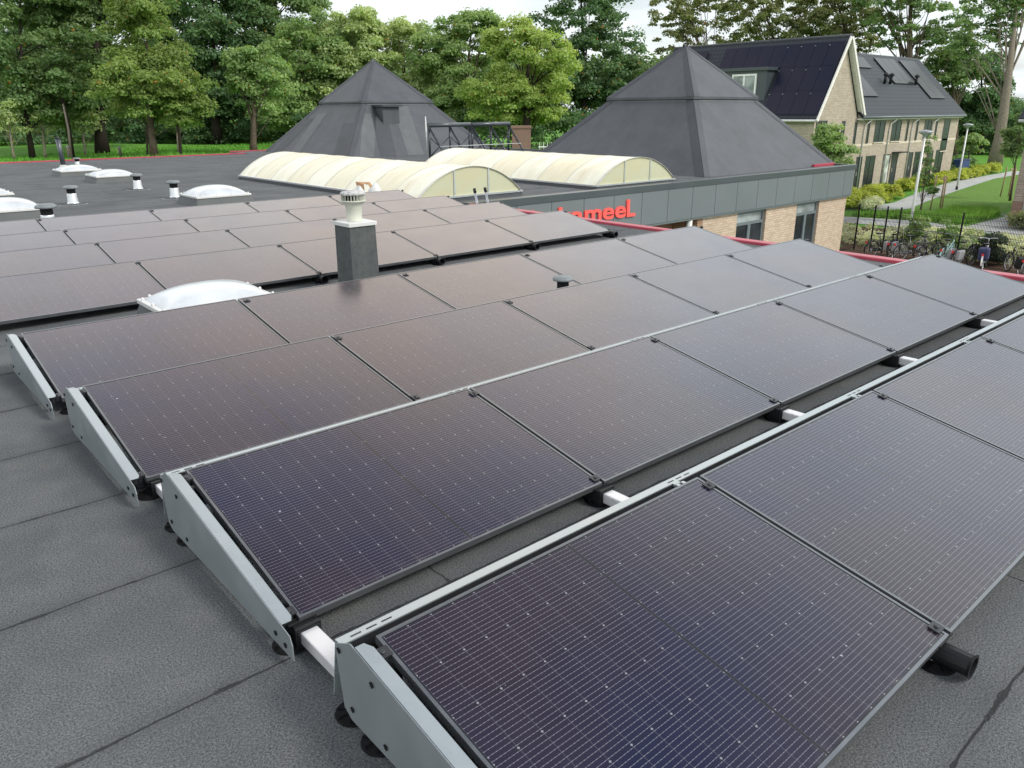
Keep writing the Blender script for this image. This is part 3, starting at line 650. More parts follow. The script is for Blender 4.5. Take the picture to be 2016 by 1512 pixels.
# pyramids
def pyramid(cx,cy,S,H,a1,z1,mat,patches,name):
    P=empty(name,(cx,cy,0)); P.parent=B
    h=S/2; a2=a1-.06
    m_=MB(); m_.add([(-h,-h,0),(h,-h,0),(h,h,0),(-h,h,0),(-a2,-a2,z1),(a2,-a2,z1),(a2,a2,z1),(-a2,a2,z1)],[(0,1,5,4),(1,2,6,5),(2,3,7,6),(3,0,4,7)]); m_.build('lower_slope',mat,P)
    m_=MB(); b=a1+.03; m_.add([(-b,-b,z1-.02),(b,-b,z1-.02),(b,b,z1-.02),(-b,b,z1-.02),(-b,-b,z1+.06),(b,-b,z1+.06),(b,b,z1+.06),(-b,b,z1+.06),(0,0,H)],[(0,1,5,4),(1,2,6,5),(2,3,7,6),(3,0,4,7),(3,2,1,0),(4,5,8),(5,6,8),(6,7,8),(7,4,8)]); m_.build('upper_slope',mat,P)
    m_=MB(); c=a2+.014; d_=.10; r_=(h-a2)/z1
    m_.add([(-c-d_*r_,-c-d_*r_,z1-d_),(c+d_*r_,-c-d_*r_,z1-d_),(c+d_*r_,c+d_*r_,z1-d_),(-c-d_*r_,c+d_*r_,z1-d_),(-c,-c,z1),(c,-c,z1),(c,c,z1),(-c,c,z1)],[(0,1,5,4),(1,2,6,5),(2,3,7,6),(3,0,4,7)]); m_.build('flashing_band',M['pyr_patch'],P)
    # hip strips on the visible corners
    for sx,sy in ((-1,-1),(1,-1),(-1,1),(1,1)):
        m_=MB(); o1=Vector((sx*h,sy*h,0)); o2=Vector((sx*a2,sy*a2,z1)); o3=Vector((sx*b,sy*b,z1+.06)); o4=Vector((0,0,H))
        for A_,B_ in ((o1,o2),(o3,o4)):
            for ax in (Vector((-sx,0,0)),Vector((0,-sy,0))):
                n=(B_-A_).cross(ax).normalized(); n=n if n.z>0 else -n; up=n*.012; wd=.30
                wB=wd if A_ is o1 else .12
                m_.add([A_+up,A_+ax*wd+up,B_+ax*wB+up,B_+up],[(0,1,2,3)])
        m_.build('hip_strip',M['hip'],P)
    m_=MB(); m_.add([(-.16,-.16,H-.15),(.16,-.16,H-.15),(.16,.16,H-.15),(-.16,.16,H-.15),(0,0,H+.03)],[(0,1,4),(1,2,4),(2,3,4),(3,0,4)]); m_.build('lead_cap',M['lead'],P)
    # mended strips of membrane: (face, foot position, top position, width, material)
    for face,u0,t0,u1,t1,wd,mt in patches:
        def on(u,t):
            half=h+(a2-h)*t; z=z1*t
            return Vector((u*half,-half,z)) if face=='f' else Vector((-half,u*half,z))
        n=Vector((0,-1,(h-a2)/z1)) if face=='f' else Vector((-1,0,(h-a2)/z1)); n=n.normalized()*.008
        A_,B_=on(u0,t0),on(u1,t1); ax=Vector((1,0,0)) if face=='f' else Vector((0,1,0))
        m_=MB(); m_.add([A_+n,A_+ax*wd+n,B_+ax*wd*(1 if t1<.99 else .75)+n,B_+n],[(0,1,2,3)]); m_.build('membrane_patch',mt,P)
    return P
P1=pyramid(21.17,34.86,8.47,4.37,2.04,2.33,M['pyr'],[('f',-.86,0,-.93,.80,.75,M['pyr_patch']),('f',-.60,0,-.80,.96,.85,M['pyr_patch_dark']),('f',-.25,0,-.2,.93,.9,M['pyr_patch']),('l',-.92,0,-.92,.62,1.0,M['pyr_patch_dark']),('l',.1,0,.25,.8,.9,M['pyr_patch']),('l',.55,0,.6,.7,1.0,M['pyr_patch_dark'])],'pyramid_roof')
P2=pyramid(23.64,17.84,8.26,4.15,1.92,2.31,M['pyr2'],[],'pyramid_roof')
m_=MB(); m_.box(-1.45,-2.9,1.25,-.55,-1.7,2.15); m_.build('vent_box',M['pyr2'],P1)
m_=MB(); m_.box(-1.55,-3.05,2.15,-.45,-1.6,2.24); m_.build('vent_lid',M['hip'],P1)

# lettering on the fascia
SG=empty('fascia_sign',(0,YW-.1,0)); tag(SG,'red lettering on the grey fascia, partly hidden behind the solar panels','sign')
def letter(ch,x0,x1,z0,z1):
    cu=bpy.data.curves.new('letter','FONT'); cu.body=ch; cu.size=1; cu.offset=.021; cu.extrude=.02
    tmp=bpy.data.objects.new('tmp',cu); col.objects.link(tmp); dg=bpy.context.evaluated_depsgraph_get(); dg.update()
    me=bpy.data.meshes.new_from_object(tmp.evaluated_get(dg)); bpy.data.objects.remove(tmp)
    vs=np.array([v.co[:] for v in me.vertices]); mn,mxx=vs.min(0),vs.max(0)
    for v in me.vertices:
        a=(v.co.x-mn[0])/(mxx[0]-mn[0]); b=(v.co.y-mn[1])/(mxx[1]-mn[1]); c=(v.co.z-mn[2])/(mxx[2]-mn[2])
        v.co=(x0+a*(x1-x0),-.05*c,z0+b*(z1-z0))
    me.materials.clear(); me.materials.append(M['letter']); me.name='letter'
    link('letter_'+ch.lower(),me,SG)
n=N('red_letter'); M['letter']=n.out((.80,.10,.085),.4,0,.5)
zb,zx,zt=-.70,-.40,-.255
for ch,a,b,zz in (('d',11.20,11.55,zt),('e',11.60,11.98,zx),('k',12.36,12.80,zt),('a',12.80,13.22,zx),('m',13.27,13.88,zx),('e',13.93,14.35,zx),('e',14.40,14.82,zx),('L',14.86,15.20,zt)): letter(ch,a,b,zb,zz)

# ladder
o=empty('ladder',(9.80,0,0)); tag(o,'aluminium ladder leaning on the roof edge before the cream skylight','ladder')
def lp(t): return Vector((0,11.6+(12.79-11.6)*t,-3.5+3.82*t))
for s in (0,.30):
    MB().tube([lp(0)+Vector((s,0,0)),lp(1)+Vector((s,0,0))],.028,6).build('stile',M['alu'],o); MB().tube([lp(.985)+Vector((s,0,0)),lp(1.01)+Vector((s,0,0))],.033,8).build('end_cap',M['black'],o)
for i in range(13): MB().tube([lp(.03+i*.0745)+Vector((0,0,0)),lp(.03+i*.0745)+Vector((.30,0,0))],.014,6).build('rung',M['alu'],o)

# ------------------------------------------------------------------ ground
def sst(a,b,x):
    t=np.clip((x-a)/(b-a),0,1); return t*t*(3-2*t)
def gz(x,y):
    x=np.asarray(x,float); y=np.asarray(y,float)
    bank=sst(43,53,y)*(1-sst(38,62,x))*2.25
    wob=(np.sin(x*.31+1)*.12+np.sin(x*.13+y*.21)*.15+np.sin(y*.5+x*.2)*.06)*sst(50,60,y)*(1-sst(60,80,x))
    return -3.5+bank+wob
xs=np.concatenate([[-2200,-900,-300,-120],np.arange(-60,110,2.0),[120,150,220,400,900,2200]]); ys=np.concatenate([[-2200,-600,-100],np.arange(-20,120,2.0),[130,160,250,500,1000,2200]])
GX,GY=np.meshgrid(xs,ys); GZ=gz(GX,GY); nx=len(xs)
gm=MB(); gm.add(list(zip(GX.ravel(),GY.ravel(),GZ.ravel())),[(j*nx+i,j*nx+i+1,(j+1)*nx+i+1,(j+1)*nx+i) for j in range(len(ys)-1) for i in range(nx-1)],0,True)
tag(gm.build('ground',M['ground']),kind='structure')
def sheet(name,pts,mat,z,kind='structure'):
    m_=MB(); m_.add([(p[0],p[1],z) for p in pts],[tuple(range(len(pts)))]); return tag(m_.build(name,mat),kind=kind)
sheet('bare_soil',[(27.5,-6),(31.2,-6),(31.2,14.6),(27.5,14.6)],M['soil'],-3.492)
sheet('courtyard_paving',[(9.7,-14),(27.4,-14),(27.4,12.9),(9.7,12.9)],M['pave'],-3.496)
sheet('planting_bed_soil',[(31.2,-6),(37.2,-6),(37.6,12),(37.0,18),(31.2,18)],M['soil'],-3.490)
sheet('path',[(36.9,-6),(41.0,-6),(44,11.0),(47.5,14.0),(46.3,13.3),(40.9,13.3),(41.0,16.3),(39.9,20.0),(37.6,20),(38.3,15.2),(37.9,12.2)],M['pave'],-3.486)
sheet('footpath',[(44.0,19.0),(46.0,18.2),(52.5,19.4),(59.9,20.55),(71.7,22.2),(82,22.3),(82,24),(76.8,23.85),(67.4,23.6),(59.1,22.4),(48.6,20.2),(44.5,20.3)],M['pave2'],-3.484)
sheet('lawn',[(41.1,13.4),(46.2,13.4),(50,14.5),(60,15.5),(75,18),(90,20),(90,22.2),(71.7,22.1),(59.9,20.45),(52.5,19.3),(46,18.1),(40.0,19.0),(41.1,16.3)],M['lawn'],-3.488)

# ------------------------------------------------------------------ vegetation
def leaf_mesh(name,C,Rc,nper,size,mat,squash=.75,up=.6,seed=0):
    size*=.78; nper=int(nper*1.4)
    """C: clump centres (n,3), Rc: clump radii (n,). Leaves as small quads over each clump."""
    rg=np.random.default_rng(seed); n=len(C); N_=n*nper
    d=rg.normal(size=(N_,3)); d/=np.linalg.norm(d,axis=1,keepdims=True); d[:,2]=np.where(d[:,2]<-.3,-d[:,2]*.5,d[:,2])
    rad=np.repeat(Rc,nper)*rg.uniform(.45,1.08,N_)**.8
    ctr=np.repeat(C,nper,0)+d*rad[:,None]*np.array([1,1,squash])
    nrm=d*.75+rg.normal(size=(N_,3))*.55+np.array([0,0,up]); nrm/=np.linalg.norm(nrm,axis=1,keepdims=True)
    a=np.cross(nrm,rg.normal(size=(N_,3))); a/=np.linalg.norm(a,axis=1,keepdims=True); b=np.cross(nrm,a)
    s=size*rg.uniform(.6,1.35,N_)[:,None]
    V=np.stack([ctr-a*s*.62,ctr+b*s*.42,ctr+a*s*.62+nrm*s*.12,ctr-b*s*.42],1).reshape(-1,3)
    me=bpy.data.meshes.new(name); me.vertices.add(4*N_); me.vertices.foreach_set('co',V.astype(np.float32).ravel())
    me.loops.add(4*N_); me.loops.foreach_set('vertex_index',np.arange(4*N_,dtype=np.int32))
    me.polygons.add(N_); me.polygons.foreach_set('loop_start',np.arange(0,4*N_,4,dtype=np.int32))
    me.update(calc_edges=True)
    T=np.zeros((N_,4),np.float32); T[:,0]=np.clip(np.repeat(rg.uniform(0,1,n),nper)*.6+rg.uniform(0,1,N_)*.4,0,1); T[:,1]=np.clip(np.repeat(rg.uniform(0,1,n),nper)*.5+rg.uniform(0,1,N_)*.5,0,1); T[:,2]=rg.uniform(0,1,N_); T[:,3]=1
    at_=me.attributes.new('tint','FLOAT_COLOR','FACE'); at_.data.foreach_set('color',T.ravel())
    me.materials.append(mat); return me
def clumps(ells,n,rc,seed,shell=.55):
    rg=np.random.default_rng(seed); vol=np.array([e_[3]*e_[4]*e_[5] for e_ in ells]); pr=vol**.7/ (vol**.7).sum(); C=[]
    for i in range(n):
        e_=ells[rg.choice(len(ells),p=pr)]; d=rg.normal(size=3); d/=np.linalg.norm(d); r_=rg.uniform(shell**3,1)**(1/3)*rg.uniform(.86,1.06)
        C.append([e_[0]+d[0]*e_[3]*r_,e_[1]+d[1]*e_[4]*r_,e_[2]+d[2]*e_[5]*r_])
    return np.array(C),rg.uniform(.65,1.25,n)*rc
def tree(label,ub,D,crowns,mat,bark='bark',tw=.45,n=90,nper=140,ls=.28,rc=1.1,lean=0,group=None,limbs=14,shell=.5,name='tree',vb=300,zb=None,lr=.42):
    """ub: pixel column of the trunk foot, D: distance; crowns: ellipses [u,v,half_u,half_v] seen at that distance."""
    p=at(ub,vb,D); z=float(gz(p.x,p.y)) if zb is None else zb; base=Vector((p.x,p.y,z)); o=empty(name,base); seed=int(ub*7+D*3)&0xffff
    E_=[]
    for (u,v,hu,hv) in crowns:
        c=at(u,v,D)-base; rx=hu*D/FP; rz_=hv*D/FP; E_.append([c.x,c.y,c.z,rx,rx,rz_])
    C,Rc=clumps(E_,n,rc,seed,shell)
    link('crown',leaf_mesh('crown',C,Rc,nper,ls,mat,seed=seed),o)
    top=Vector(E_[0][:3])+Vector((0,0,E_[0][5]*.55)); m_=MB(); rg=random.Random(seed)
    K=7; pts=[]; 
    for i in range(K+1):
        t=i/K; q=Vector((0,0,0)).lerp(Vector((top.x,top.y,top.z)),t); q.x+=math.sin(t*3+seed)*.12*tw*4*t; q.y+=math.cos(t*2.3+seed)*.1*tw*4*t
        q.x=top.x*t**1.5+ (q.x-top.x*t); q.y=top.y*t**1.5+(q.y-top.y*t); pts.append(q)
    m_.tube(pts,[tw*(1.25 if i==0 else 1)*(1-.86*(i/K)) for i in range(K+1)],10)
    idx=np.argsort(rg.random() + np.arange(len(C))*0)  # keep order
    for i in range(limbs):
        c=Vector(C[(i*7)%len(C)]); t=rg.uniform(.3,.85); k=t*K; a=pts[int(k)].lerp(pts[min(int(k)+1,K)],k-int(k))
        if c.z<a.z+.3: a=pts[max(1,int(K*.28))]
        mid=a.lerp(c,.5)+Vector((rg.uniform(-.3,.3),rg.uniform(-.3,.3),rg.uniform(-.1,.6)))
        r0=tw*(1-.86*t)*lr; m_.tube([a,a.lerp(mid,.6),mid,c],[r0,r0*.75,r0*.55,r0*.2],6)
    m_.build('trunk',M[bark],o); tag(o,label,'tree',group); return o

G1='trees behind the left side of the roof'
tree('dark green tree filling the top left corner of the photo',62,62,[(60,70,150,190),(20,170,90,70),(120,180,80,60),(40,-10,110,70)],M['lf_oak'],'bark_dark',.22,230,190,.27,1.15,group=G1)
tree('tall oak with thick dark forked trunk behind the red roof edge',202,66,[(215,60,110,150),(150,165,95,66),(245,-20,110,80),(120,80,80,90)],M['lf_oak'],'bark_dark',.52,220,170,.27,1.15,group=G1,limbs=18)
tree('cone shaped yellow-green tree in front of darker trees at upper left',303,57,[(295,110,75,110),(300,180,110,62),(345,215,62,38),(262,20,50,70)],M['lf_yel2'],'bark',.27,190,170,.235,.85,group=G1)
tree('broad dark green tree far behind the top left corner tree',120,92,[(110,40,150,110),(60,120,120,70),(170,-20,120,80),(330,60,70,120)],M['lf_dark'],'bark_dark',.4,230,150,.36,1.5,group=G1)
tree('tall dark tree with sky glinting through, above the cream skylight end',430,86,[(430,70,120,150),(400,190,90,60),(350,-30,130,80),(440,130,100,110)],M['lf_dark'],'bark_dark',.5,260,170,.36,1.5,group=G1)
tree('big dark rounded tree reaching the top edge left of the bare sky',560,88,[(545,40,88,140),(600,-20,45,70),(500,-30,90,70),(540,120,70,80)],M['lf_oak'],'bark_dark',.5,190,170,.36,1.5,group=G1)
tree('small light green tree with a bare pale trunk beside the left pyramid',499,62,[(520,165,58,68),(485,140,45,50)],M['lf_mid'],'bark',.30,70,150,.25,.85,group=G1)
tree('feathery pale green tree left of the left pyramid top',600,80,[(595,140,70,95),(640,80,45,55),(560,215,60,50)],M['lf_mid'],'bark',.3,180,160,.30,1.15,group=G1)
tree('pale green tree directly behind the left pyramid apex',700,82,[(700,110,80,84),(670,160,85,75),(705,62,50,40)],M['lf_pale'],'bark',.3,210,160,.30,1.15,group=G1)
tree('thin topped pale green tree just right of the left pyramid apex',800,84,[(800,140,62,90),(790,80,30,45),(830,200,66,55)],M['lf_pale'],'bark',.28,150,150,.30,1.1,group=G1)
tree('tall yellowish green tree between the two pyramids, left one',915,80,[(930,120,78,96),(880,150,60,76),(945,62,42,38),(900,215,90,50),(860,100,50,55)],M['lf_mid'],'bark',.4,230,160,.29,1.1,group=G1)
tree('bright yellow-green round tree between the two pyramids',1035,72,[(1045,150,84,98),(990,200,80,55),(1010,85,55,42)],M['lf_yel'],'bark_dark',.5,210,170,.26,1.0,group=G1)
tree('tall dark green tree with a ragged top left of the right pyramid',1150,96,[(1140,50,85,110),(1195,140,82,90),(1110,190,80,70),(1170,-40,90,60)],M['lf_dark'],'bark_dark',.5,210,170,.38,1.55,group=G1)
G2='loose crowned poplars behind the houses'
tree('airy poplar with sky showing through, above the right pyramid apex',1420,100,[(1345,40,75,62),(1320,80,30,45),(1390,-10,80,55)],M['lf_olive'],'bark',.4,150,60,.34,.75,group=G2,limbs=30,shell=.1,lr=.26,vb=260,zb=-3.5)
tree('thin olive poplar behind the ridge of the gabled house',1560,104,[(1500,40,95,55),(1450,75,60,32),(1530,-15,110,50)],M['lf_olive'],'bark',.5,240,60,.34,.85,group=G2,limbs=34,shell=.1,lr=.26,vb=260,zb=-3.5)
tree('olive poplar with slim upright stems right of the house gable',1700,100,[(1640,20,80,60),(1690,70,40,70),(1600,60,60,40)],M['lf_olive'],'bark',.5,240,60,.34,.85,group=G2,limbs=34,shell=.1,lr=.26,vb=260,zb=-3.5)
tree('big poplar with several heavy stems rising from the row house ridge',1785,90,[(1790,30,90,72),(1850,90,50,55),(1760,-30,110,60)],M['lf_oak'],'bark',.75,230,64,.32,.8,group=G2,limbs=40,shell=.1,lr=.26,vb=260,zb=-3.5)
tree('huge poplar with pale flared trunk at the right edge of the photo',1957,78,[(2003,-10,60,60),(1930,40,50,70),(1985,30,40,60),(1900,90,30,30)],M['lf_oak'],'bark_pale',.58,150,60,.29,.7,group=G2,limbs=34,shell=.1,lr=.26,vb=330,zb=-3.5)
tree('dense dark green tree mass behind the right end of the row houses',1925,96,[(1925,190,62,80),(1960,260,60,50),(1890,240,55,60)],M['lf_dark'],'bark_dark',.4,150,160,.36,1.3,vb=300,zb=-3.5)
tree('olive tree leaning over the dark roof end of the row houses',1880,92,[(1865,150,45,42),(1895,120,45,40)],M['lf_oak'],'bark',.35,60,130,.33,1.1,vb=300,zb=-3.5)
tree('young bright green tree beside the far lamp post',1905,68,[(1908,285,26,24)],M['lf_mid'],'bark',.08,28,120,.20,.5,vb=330,zb=-3.5,limbs=8)
tree('young staked tree in front of the right hand brown house',1990,48,[(2005,262,26,34),(1998,295,16,16)],M['lf_oak'],'bark',.07,30,130,.16,.4,vb=385,zb=-3.5,limbs=8)
tree('leafy young tree with upright twigs in front of the gabled house',1640,43,[(1632,285,30,36),(1655,310,24,26),(1618,262,12,22)],M['lf_mid'],'bark',.06,60,90,.15,.42,vb=390,zb=-3.5,limbs=22,shell=.2)
tree('slim staked sapling beside the near lamp post',1815,42,[(1826,300,9,34),(1822,345,14,26),(1838,375,14,10)],M['lf_oak'],'bark',.05,34,40,.13,.28,vb=400,zb=-3.5,limbs=18,shell=.1)
# slender saplings on the bank
for i,(u,D,hv,lb) in enumerate([(25,60,34,'pale thin birch sapling at the far left on the grass bank'),(88,62,30,'slim birch sapling left of the black flue pipe'),(168,64,30,'slender pale sapling between the flue pipe and the thick trunk'),(352,64,32,'thin sapling right of the yellow-green tree')]):
    tree(lb,u,D,[(u-3,238,26,hv)],M['lf_pale'] if i<3 else M['lf_mid'],'bark_pale',.10,20,60,.20,.7,limbs=14,shell=.1,name='sapling')
# background wood as one mass
C=[]; rg=np.random.default_rng(5)
for i in range(620):
    u=rg.uniform(-120,1330); D=rg.uniform(92,118); v=rg.uniform(120,262); p=at(u,v,D); C.append(p[:])
C=np.array(C); wood=link('distant_wood',leaf_mesh('distant_wood',C,rg.uniform(1.6,3.0,len(C)),110,.55,M['lf_wood'],seed=77)); tag(wood,'dark wood of distant trees seen between the nearer trunks','wood',kind='stuff')
C=[]
for i in range(330):
    u=rg.uniform(-120,560); D=rg.uniform(84,98); p=at(u,rg.uniform(222,288),D); C.append((p.x,p.y,max(p.z,float(gz(p.x,p.y))+.2)))
for i in range(170):
    u=rg.uniform(560,1320); D=rg.uniform(74,92); p=at(u,rg.uniform(225,300),D); C.append(p[:])
for i in range(240):
    u=rg.uniform(1860,2120); D=rg.uniform(98,116); p=at(u,rg.uniform(200,288),D); C.append(p[:])
C=np.array(C); ug=link('undergrowth',leaf_mesh('undergrowth',C,rg.uniform(.8,1.7,len(C)),110,.32,M['lf_dark'],seed=78)); tag(ug,'dark shrub undergrowth below the trees at the edge of the grass','undergrowth',kind='stuff')
# grass tufts on the bank and in the tall border of the lawn
def grass(name,pts,h,mat,label,seed=3,wd=.03):
    rg=np.random.default_rng(seed); m_=MB()
    for (x,y,z) in pts:
        a=rg.uniform(0,6.28); l=h*rg.uniform(.5,1.2); dx,dy=math.cos(a)*wd,math.sin(a)*wd; lx,ly=rg.normal()*.3*l,rg.normal()*.3*l
        m_.add([(x-dx,y-dy,z),(x+dx,y+dy,z),(x+lx,y+ly,z+l)],[(0,1,2)])
    return tag(m_.build(name,mat),label,'grass',kind='stuff')
def flatleaf(nm,c):
    n=N(nm); f=n.noise(n.world(),1.1,4); g_=n.noise(n.world(),30,2); return n.out(n.mix(n.rng(g_,.35,.65),n.mix(n.rng(f,.4,.6),c,tuple(x*1.5 for x in c)),tuple(x*.7 for x in c)),.7,0,.2)
M['blade']=flatleaf('grass_blade',(.17,.34,.045)); M['blade2']=flatleaf('grass_blade_bank',(.10,.28,.03))
def inpoly(px,py,P):
    c=False; n=len(P)
    for i in range(n):
        x1,y1=P[i];x2,y2=P[i-1]
        if (y1>py)!=(y2>py) and px<(x2-x1)*(py-y1)/(y2-y1)+x1: c=not c
    return c
rg=np.random.default_rng(9); P_=[(41.2,13.6),(46.2,13.6),(48.5,14.5),(47,16.2),(43,15.8),(42.8,17.4),(40.4,18.9),(41.2,16.3)]; pts=[]
while len(pts)<9000:
    x,y=rg.uniform(40,49),rg.uniform(13,19)
    if inpoly(x,y,P_): pts.append((x,y,-3.49))
grass('tall_grass',pts,.38,M['blade'],'tall bright grass border along the corner of the lawn')
pts=[]
while len(pts)<16000:
    x,y=rg.uniform(5,50),rg.uniform(50,78); pts.append((x,y,float(gz(x,y))-.02))
grass('bank_grass',pts,.22,M['blade2'],'rough green grass on the bank beyond the left roof edge',4,.05)
# hedges and shrubs
def bush(label,pts,rc,mat,nper=130,ls=.12,cat='hedge',name='hedge',group=None,seed=1,sq=.9):
    C=np.array(pts); o=link(name,leaf_mesh(name,C-C[0],np.full(len(C),rc)*np.random.default_rng(seed).uniform(.75,1.2,len(C)),nper,ls,mat,squash=sq,seed=seed)); o.location=C[0]; tag(o,label,cat,group); return o
def strip(a,b,wd,h,n,seed):
    rg=np.random.default_rng(seed); out=[]
    for i in range(n):
        t=rg.uniform(); q=Vector(a).lerp(Vector(b),t); d=(Vector(b)-Vector(a)).normalized(); out.append((q.x-d.y*rg.uniform(-wd,wd),q.y+d.x*rg.uniform(-wd,wd),-3.5+rg.uniform(.15,h)))
    return out
bush('yellow-green hedge in front of the nearest row house doors',strip((42.8,20.9,0),(51.5,21.6,0),.8,.75,120,1),.36,M['lf_hedge'],150,.13)
bush('yellow-green hedge strip farther along the footpath, past the near lamp post',strip((55.5,22.9,0),(80,24.8,0),.45,.6,170,2),.38,M['lf_hedge'],110,.15)
bush('pale flowering low shrub at the start of the footpath',strip((43.3,19.5,0),(46.0,20.1,0),.4,.4,30,3),.3,M['lf_var'],110,.11,'shrub','shrub')
SH='shrubs in the bed behind the school fence'
k=0
SHL=['variegated shrub beside the school corner post','pale leaved shrub behind the leftmost bicycle','cream green shrub between the first two bicycles','speckled shrub behind the bicycle with grey panniers','variegated shrub left of the middle fence post','pale shrub right of the middle fence post','cream shrub behind the dark bush','speckled shrub above the two rightmost bicycles','variegated shrub near the right edge, behind the fence']
for i,y in enumerate([13.6,12.5,11.4,10.5,9.7,8.8,7.8,6.6,5.2]):
    rg=np.random.default_rng(40+i); pts=[(33.9+rg.uniform(-2.2,2.4),y+rg.uniform(-.65,.65),-3.5+rg.uniform(.08,.26+(i%3)*.16)) for _ in range(44)]
    bush(SHL[i],pts,.27,M['lf_var'] if i%4!=3 else M['lf_mid'],110,.10,'shrub','shrub',SH,60+i)
for i,(y,lb) in enumerate([(12.3,'upright green shrub behind the second fence post'),(10.9,'upright green shrub behind the middle bicycles')]):
    rg=np.random.default_rng(140+i); pts=[(32.2+rg.uniform(-.3,.3),y+rg.uniform(-.35,.35),-3.5+rg.uniform(.2,1.25)) for _ in range(18)]
    bush(lb,pts,.22,M['lf_mid'],110,.10,'shrub','shrub',SH,160+i)
pts=[(31.0+rng.uniform(-.35,.35),9.05+rng.uniform(-.45,.45),-3.5+rng.uniform(.15,.95)) for _ in range(26)]
bush('dense dark evergreen bush among the parked bicycles',pts,.27,M['lf_shrub'],150,.10,'shrub','shrub')
pts=[(42.5+rng.uniform(-1.2,1.2),11.0+rng.uniform(-.5,.7),-3.5+rng.uniform(.15,.6)) for _ in range(36)]
bush('olive bush at the foot of the brown brick house',pts,.33,M['lf_olive'],140,.13,'shrub','shrub')
pts=[(76.5+rng.uniform(-3,3),27+rng.uniform(-1,1),-3.5+rng.uniform(.1,1.0)) for _ in range(40)]
bush('low dark green bushes left of the big pale poplar trunk',pts,.6,M['lf_oak'],100,.22,'shrub','shrub')
# low ground growth under the variegated shrubs
C=np.array([(rng.uniform(31.3,37.2),rng.uniform(2,17.8),-3.44) for _ in range(330)]); gc=link('ground_cover',leaf_mesh('ground_cover',C,rng.uniform(.18,.36,330),60,.09,M['lf_var'],seed=91)); tag(gc,'pale low ground cover in the bed behind the fence','ground cover',kind='stuff')

# bollards, posts beyond the left roof edge
for (u,vt,D,r_,lb) in [(135,289,60,.13,'pale short post in front of the leaning trunk, beyond the left roof edge'),(236,291,62,.12,'pale short post on the grass between two tree trunks')]:
    p=at(u,300,D); z=float(gz(p.x,p.y)); top=at(u,vt,D).z; o=empty('post',(p.x,p.y,z)); MB().tube([(0,0,0),(0,0,top-z)],r_,10).build('shaft',M['bark_pale'],o); MB().lathe([(r_,0),(r_*1.1,.03),(r_*.7,.08)],10,(0,0,top-z)).build('cap',M['lead'],o); tag(o,lb,'post','short posts on the grass bank')
def pole_tree(label,u0,v0,u1,v1,D,r_,mat):
    a=at(u0,v0,D); b=at(u1,v1,D); z=float(gz(a.x,a.y)); o=empty('bare_tree',(a.x,a.y,z)); m_=MB(); A=Vector((a.x,a.y,z))
    m_.tube([(0,0,0),(a.lerp(b,.5)-A)+Vector((.1,0,0)),b-A],[r_*1.2,r_,r_*.7],8); m_.build('trunk',M[mat],o); tag(o,label,'tree')
pole_tree('thin dark leaning tree stem left of the thick oak trunk',142,308,122,190,61,.17,'bark_dark')
pole_tree('thin pale leaning stem beside the dark leaning one',140,308,124,205,60,.08,'bark_pale')
pole_tree('slim grey stem left of the yellow-green tree trunk',290,306,283,200,60,.08,'bark')
pole_tree('slim leaning trunk at the right foot of the yellow-green tree',356,306,345,225,60,.12,'bark')
# brick stub chimney and glimpsed buildings beyond
p=at(1008,300,52); o=empty('brick_stack',(p.x,p.y,-3.5)); MB().box(-.0,-.6,0,1.25,.6,4.35).build('brickwork',M['brick_chimney'],o); MB().box(-.05,-.65,4.35,1.30,.65,4.5).build('coping',M['brick_chimney'],o); tag(o,'square red-brown brick stack behind the steel rack','chimney')
o.rotation_euler=(0,0,-.72)
o=empty('garden_fence',at(1062,300,70)); o.location.z=-3.5
for i in range(8): MB().box(i*.35,-.02,0,i*.35+.05,.02,2.75).build('slat',M['whiteframe'],o)
MB().box(-.1,-.05,2.3,2.8,-.021,2.4).build('rail',M['whiteframe'],o); o.rotation_euler=(0,0,-.72); tag(o,'white slatted fence glimpsed between the pyramids under the yellow-green tree','fence')
p=at(1150,300,60)

# ------------------------------------------------------------------ houses
H=empty('gabled_house',(47.5,25.5,-3.5)); tag(H,'tall gabled brick house with black solar roof and white dormer window','house')
xL,xR_,xr=0.15,5.7,2.95; zE=4.85; zR=9.7; dp=13.5
w_=MB(); w_.prism([(xL,0),(xR_,0),(xR_,zE+.2),(xr,zR-.25),(xL,zE+.0)],'y',0,.3); w_.box(xL,.3,0,xL+.3,dp,zE); w_.box(xR_-.3,.3,0,xR_,dp,zE); w_.prism([(xL,0),(xR_,0),(xR_,zE),(xr,zR-.25),(xL,zE)],'y',dp-.3,dp); w_.build('wall',M['brick_house'],H)
ov=.35
def slab(mb,P,Q,y0,y1,th=.16):   # sloping slab between profile points P (low) and Q (high)
    d=Vector((Q[0]-P[0],0,Q[1]-P[1])).normalized(); n=Vector((-d.z,0,d.x)); n=n if n.z>0 else -n
    a,b=Vector((P[0],0,P[1])),Vector((Q[0],0,Q[1])); mb.prism([(a.x,a.z),(b.x,b.z),((b+n*th).x,(b+n*th).z),((a+n*th).x,(a+n*th).z)],'y',y0,y1)
rf=MB(); sl=(zR-zE)/(xr-xL); slab(rf,(-.05,zE-.10),(xr,zR-.02),-ov+.06,dp); rf.build('roof_left',M['tiles_y'],H)
rf=MB(); sr=(zR-zE)/(6.1-xr); slab(rf,(6.15,zE-.05),(xr,zR-.02),-ov+.06,dp); rf.build('roof_right',M['tiles_y'],H)
vg=MB(); slab(vg,(-.12,zE-.16),(xr-.0,zR+.0),-ov-.03,-ov+.055,.19); slab(vg,(6.22,zE-.12),(xr+.0,zR+.0),-ov-.03,-ov+.055,.19); vg.build('verge_board',M['soffit'],H)
vg=MB(); slab(vg,(6.12,zE-.17),(xr+.1,zR-.22),-ov+.056,.0,.10);  vg.build('soffit',M['soffit'],H)
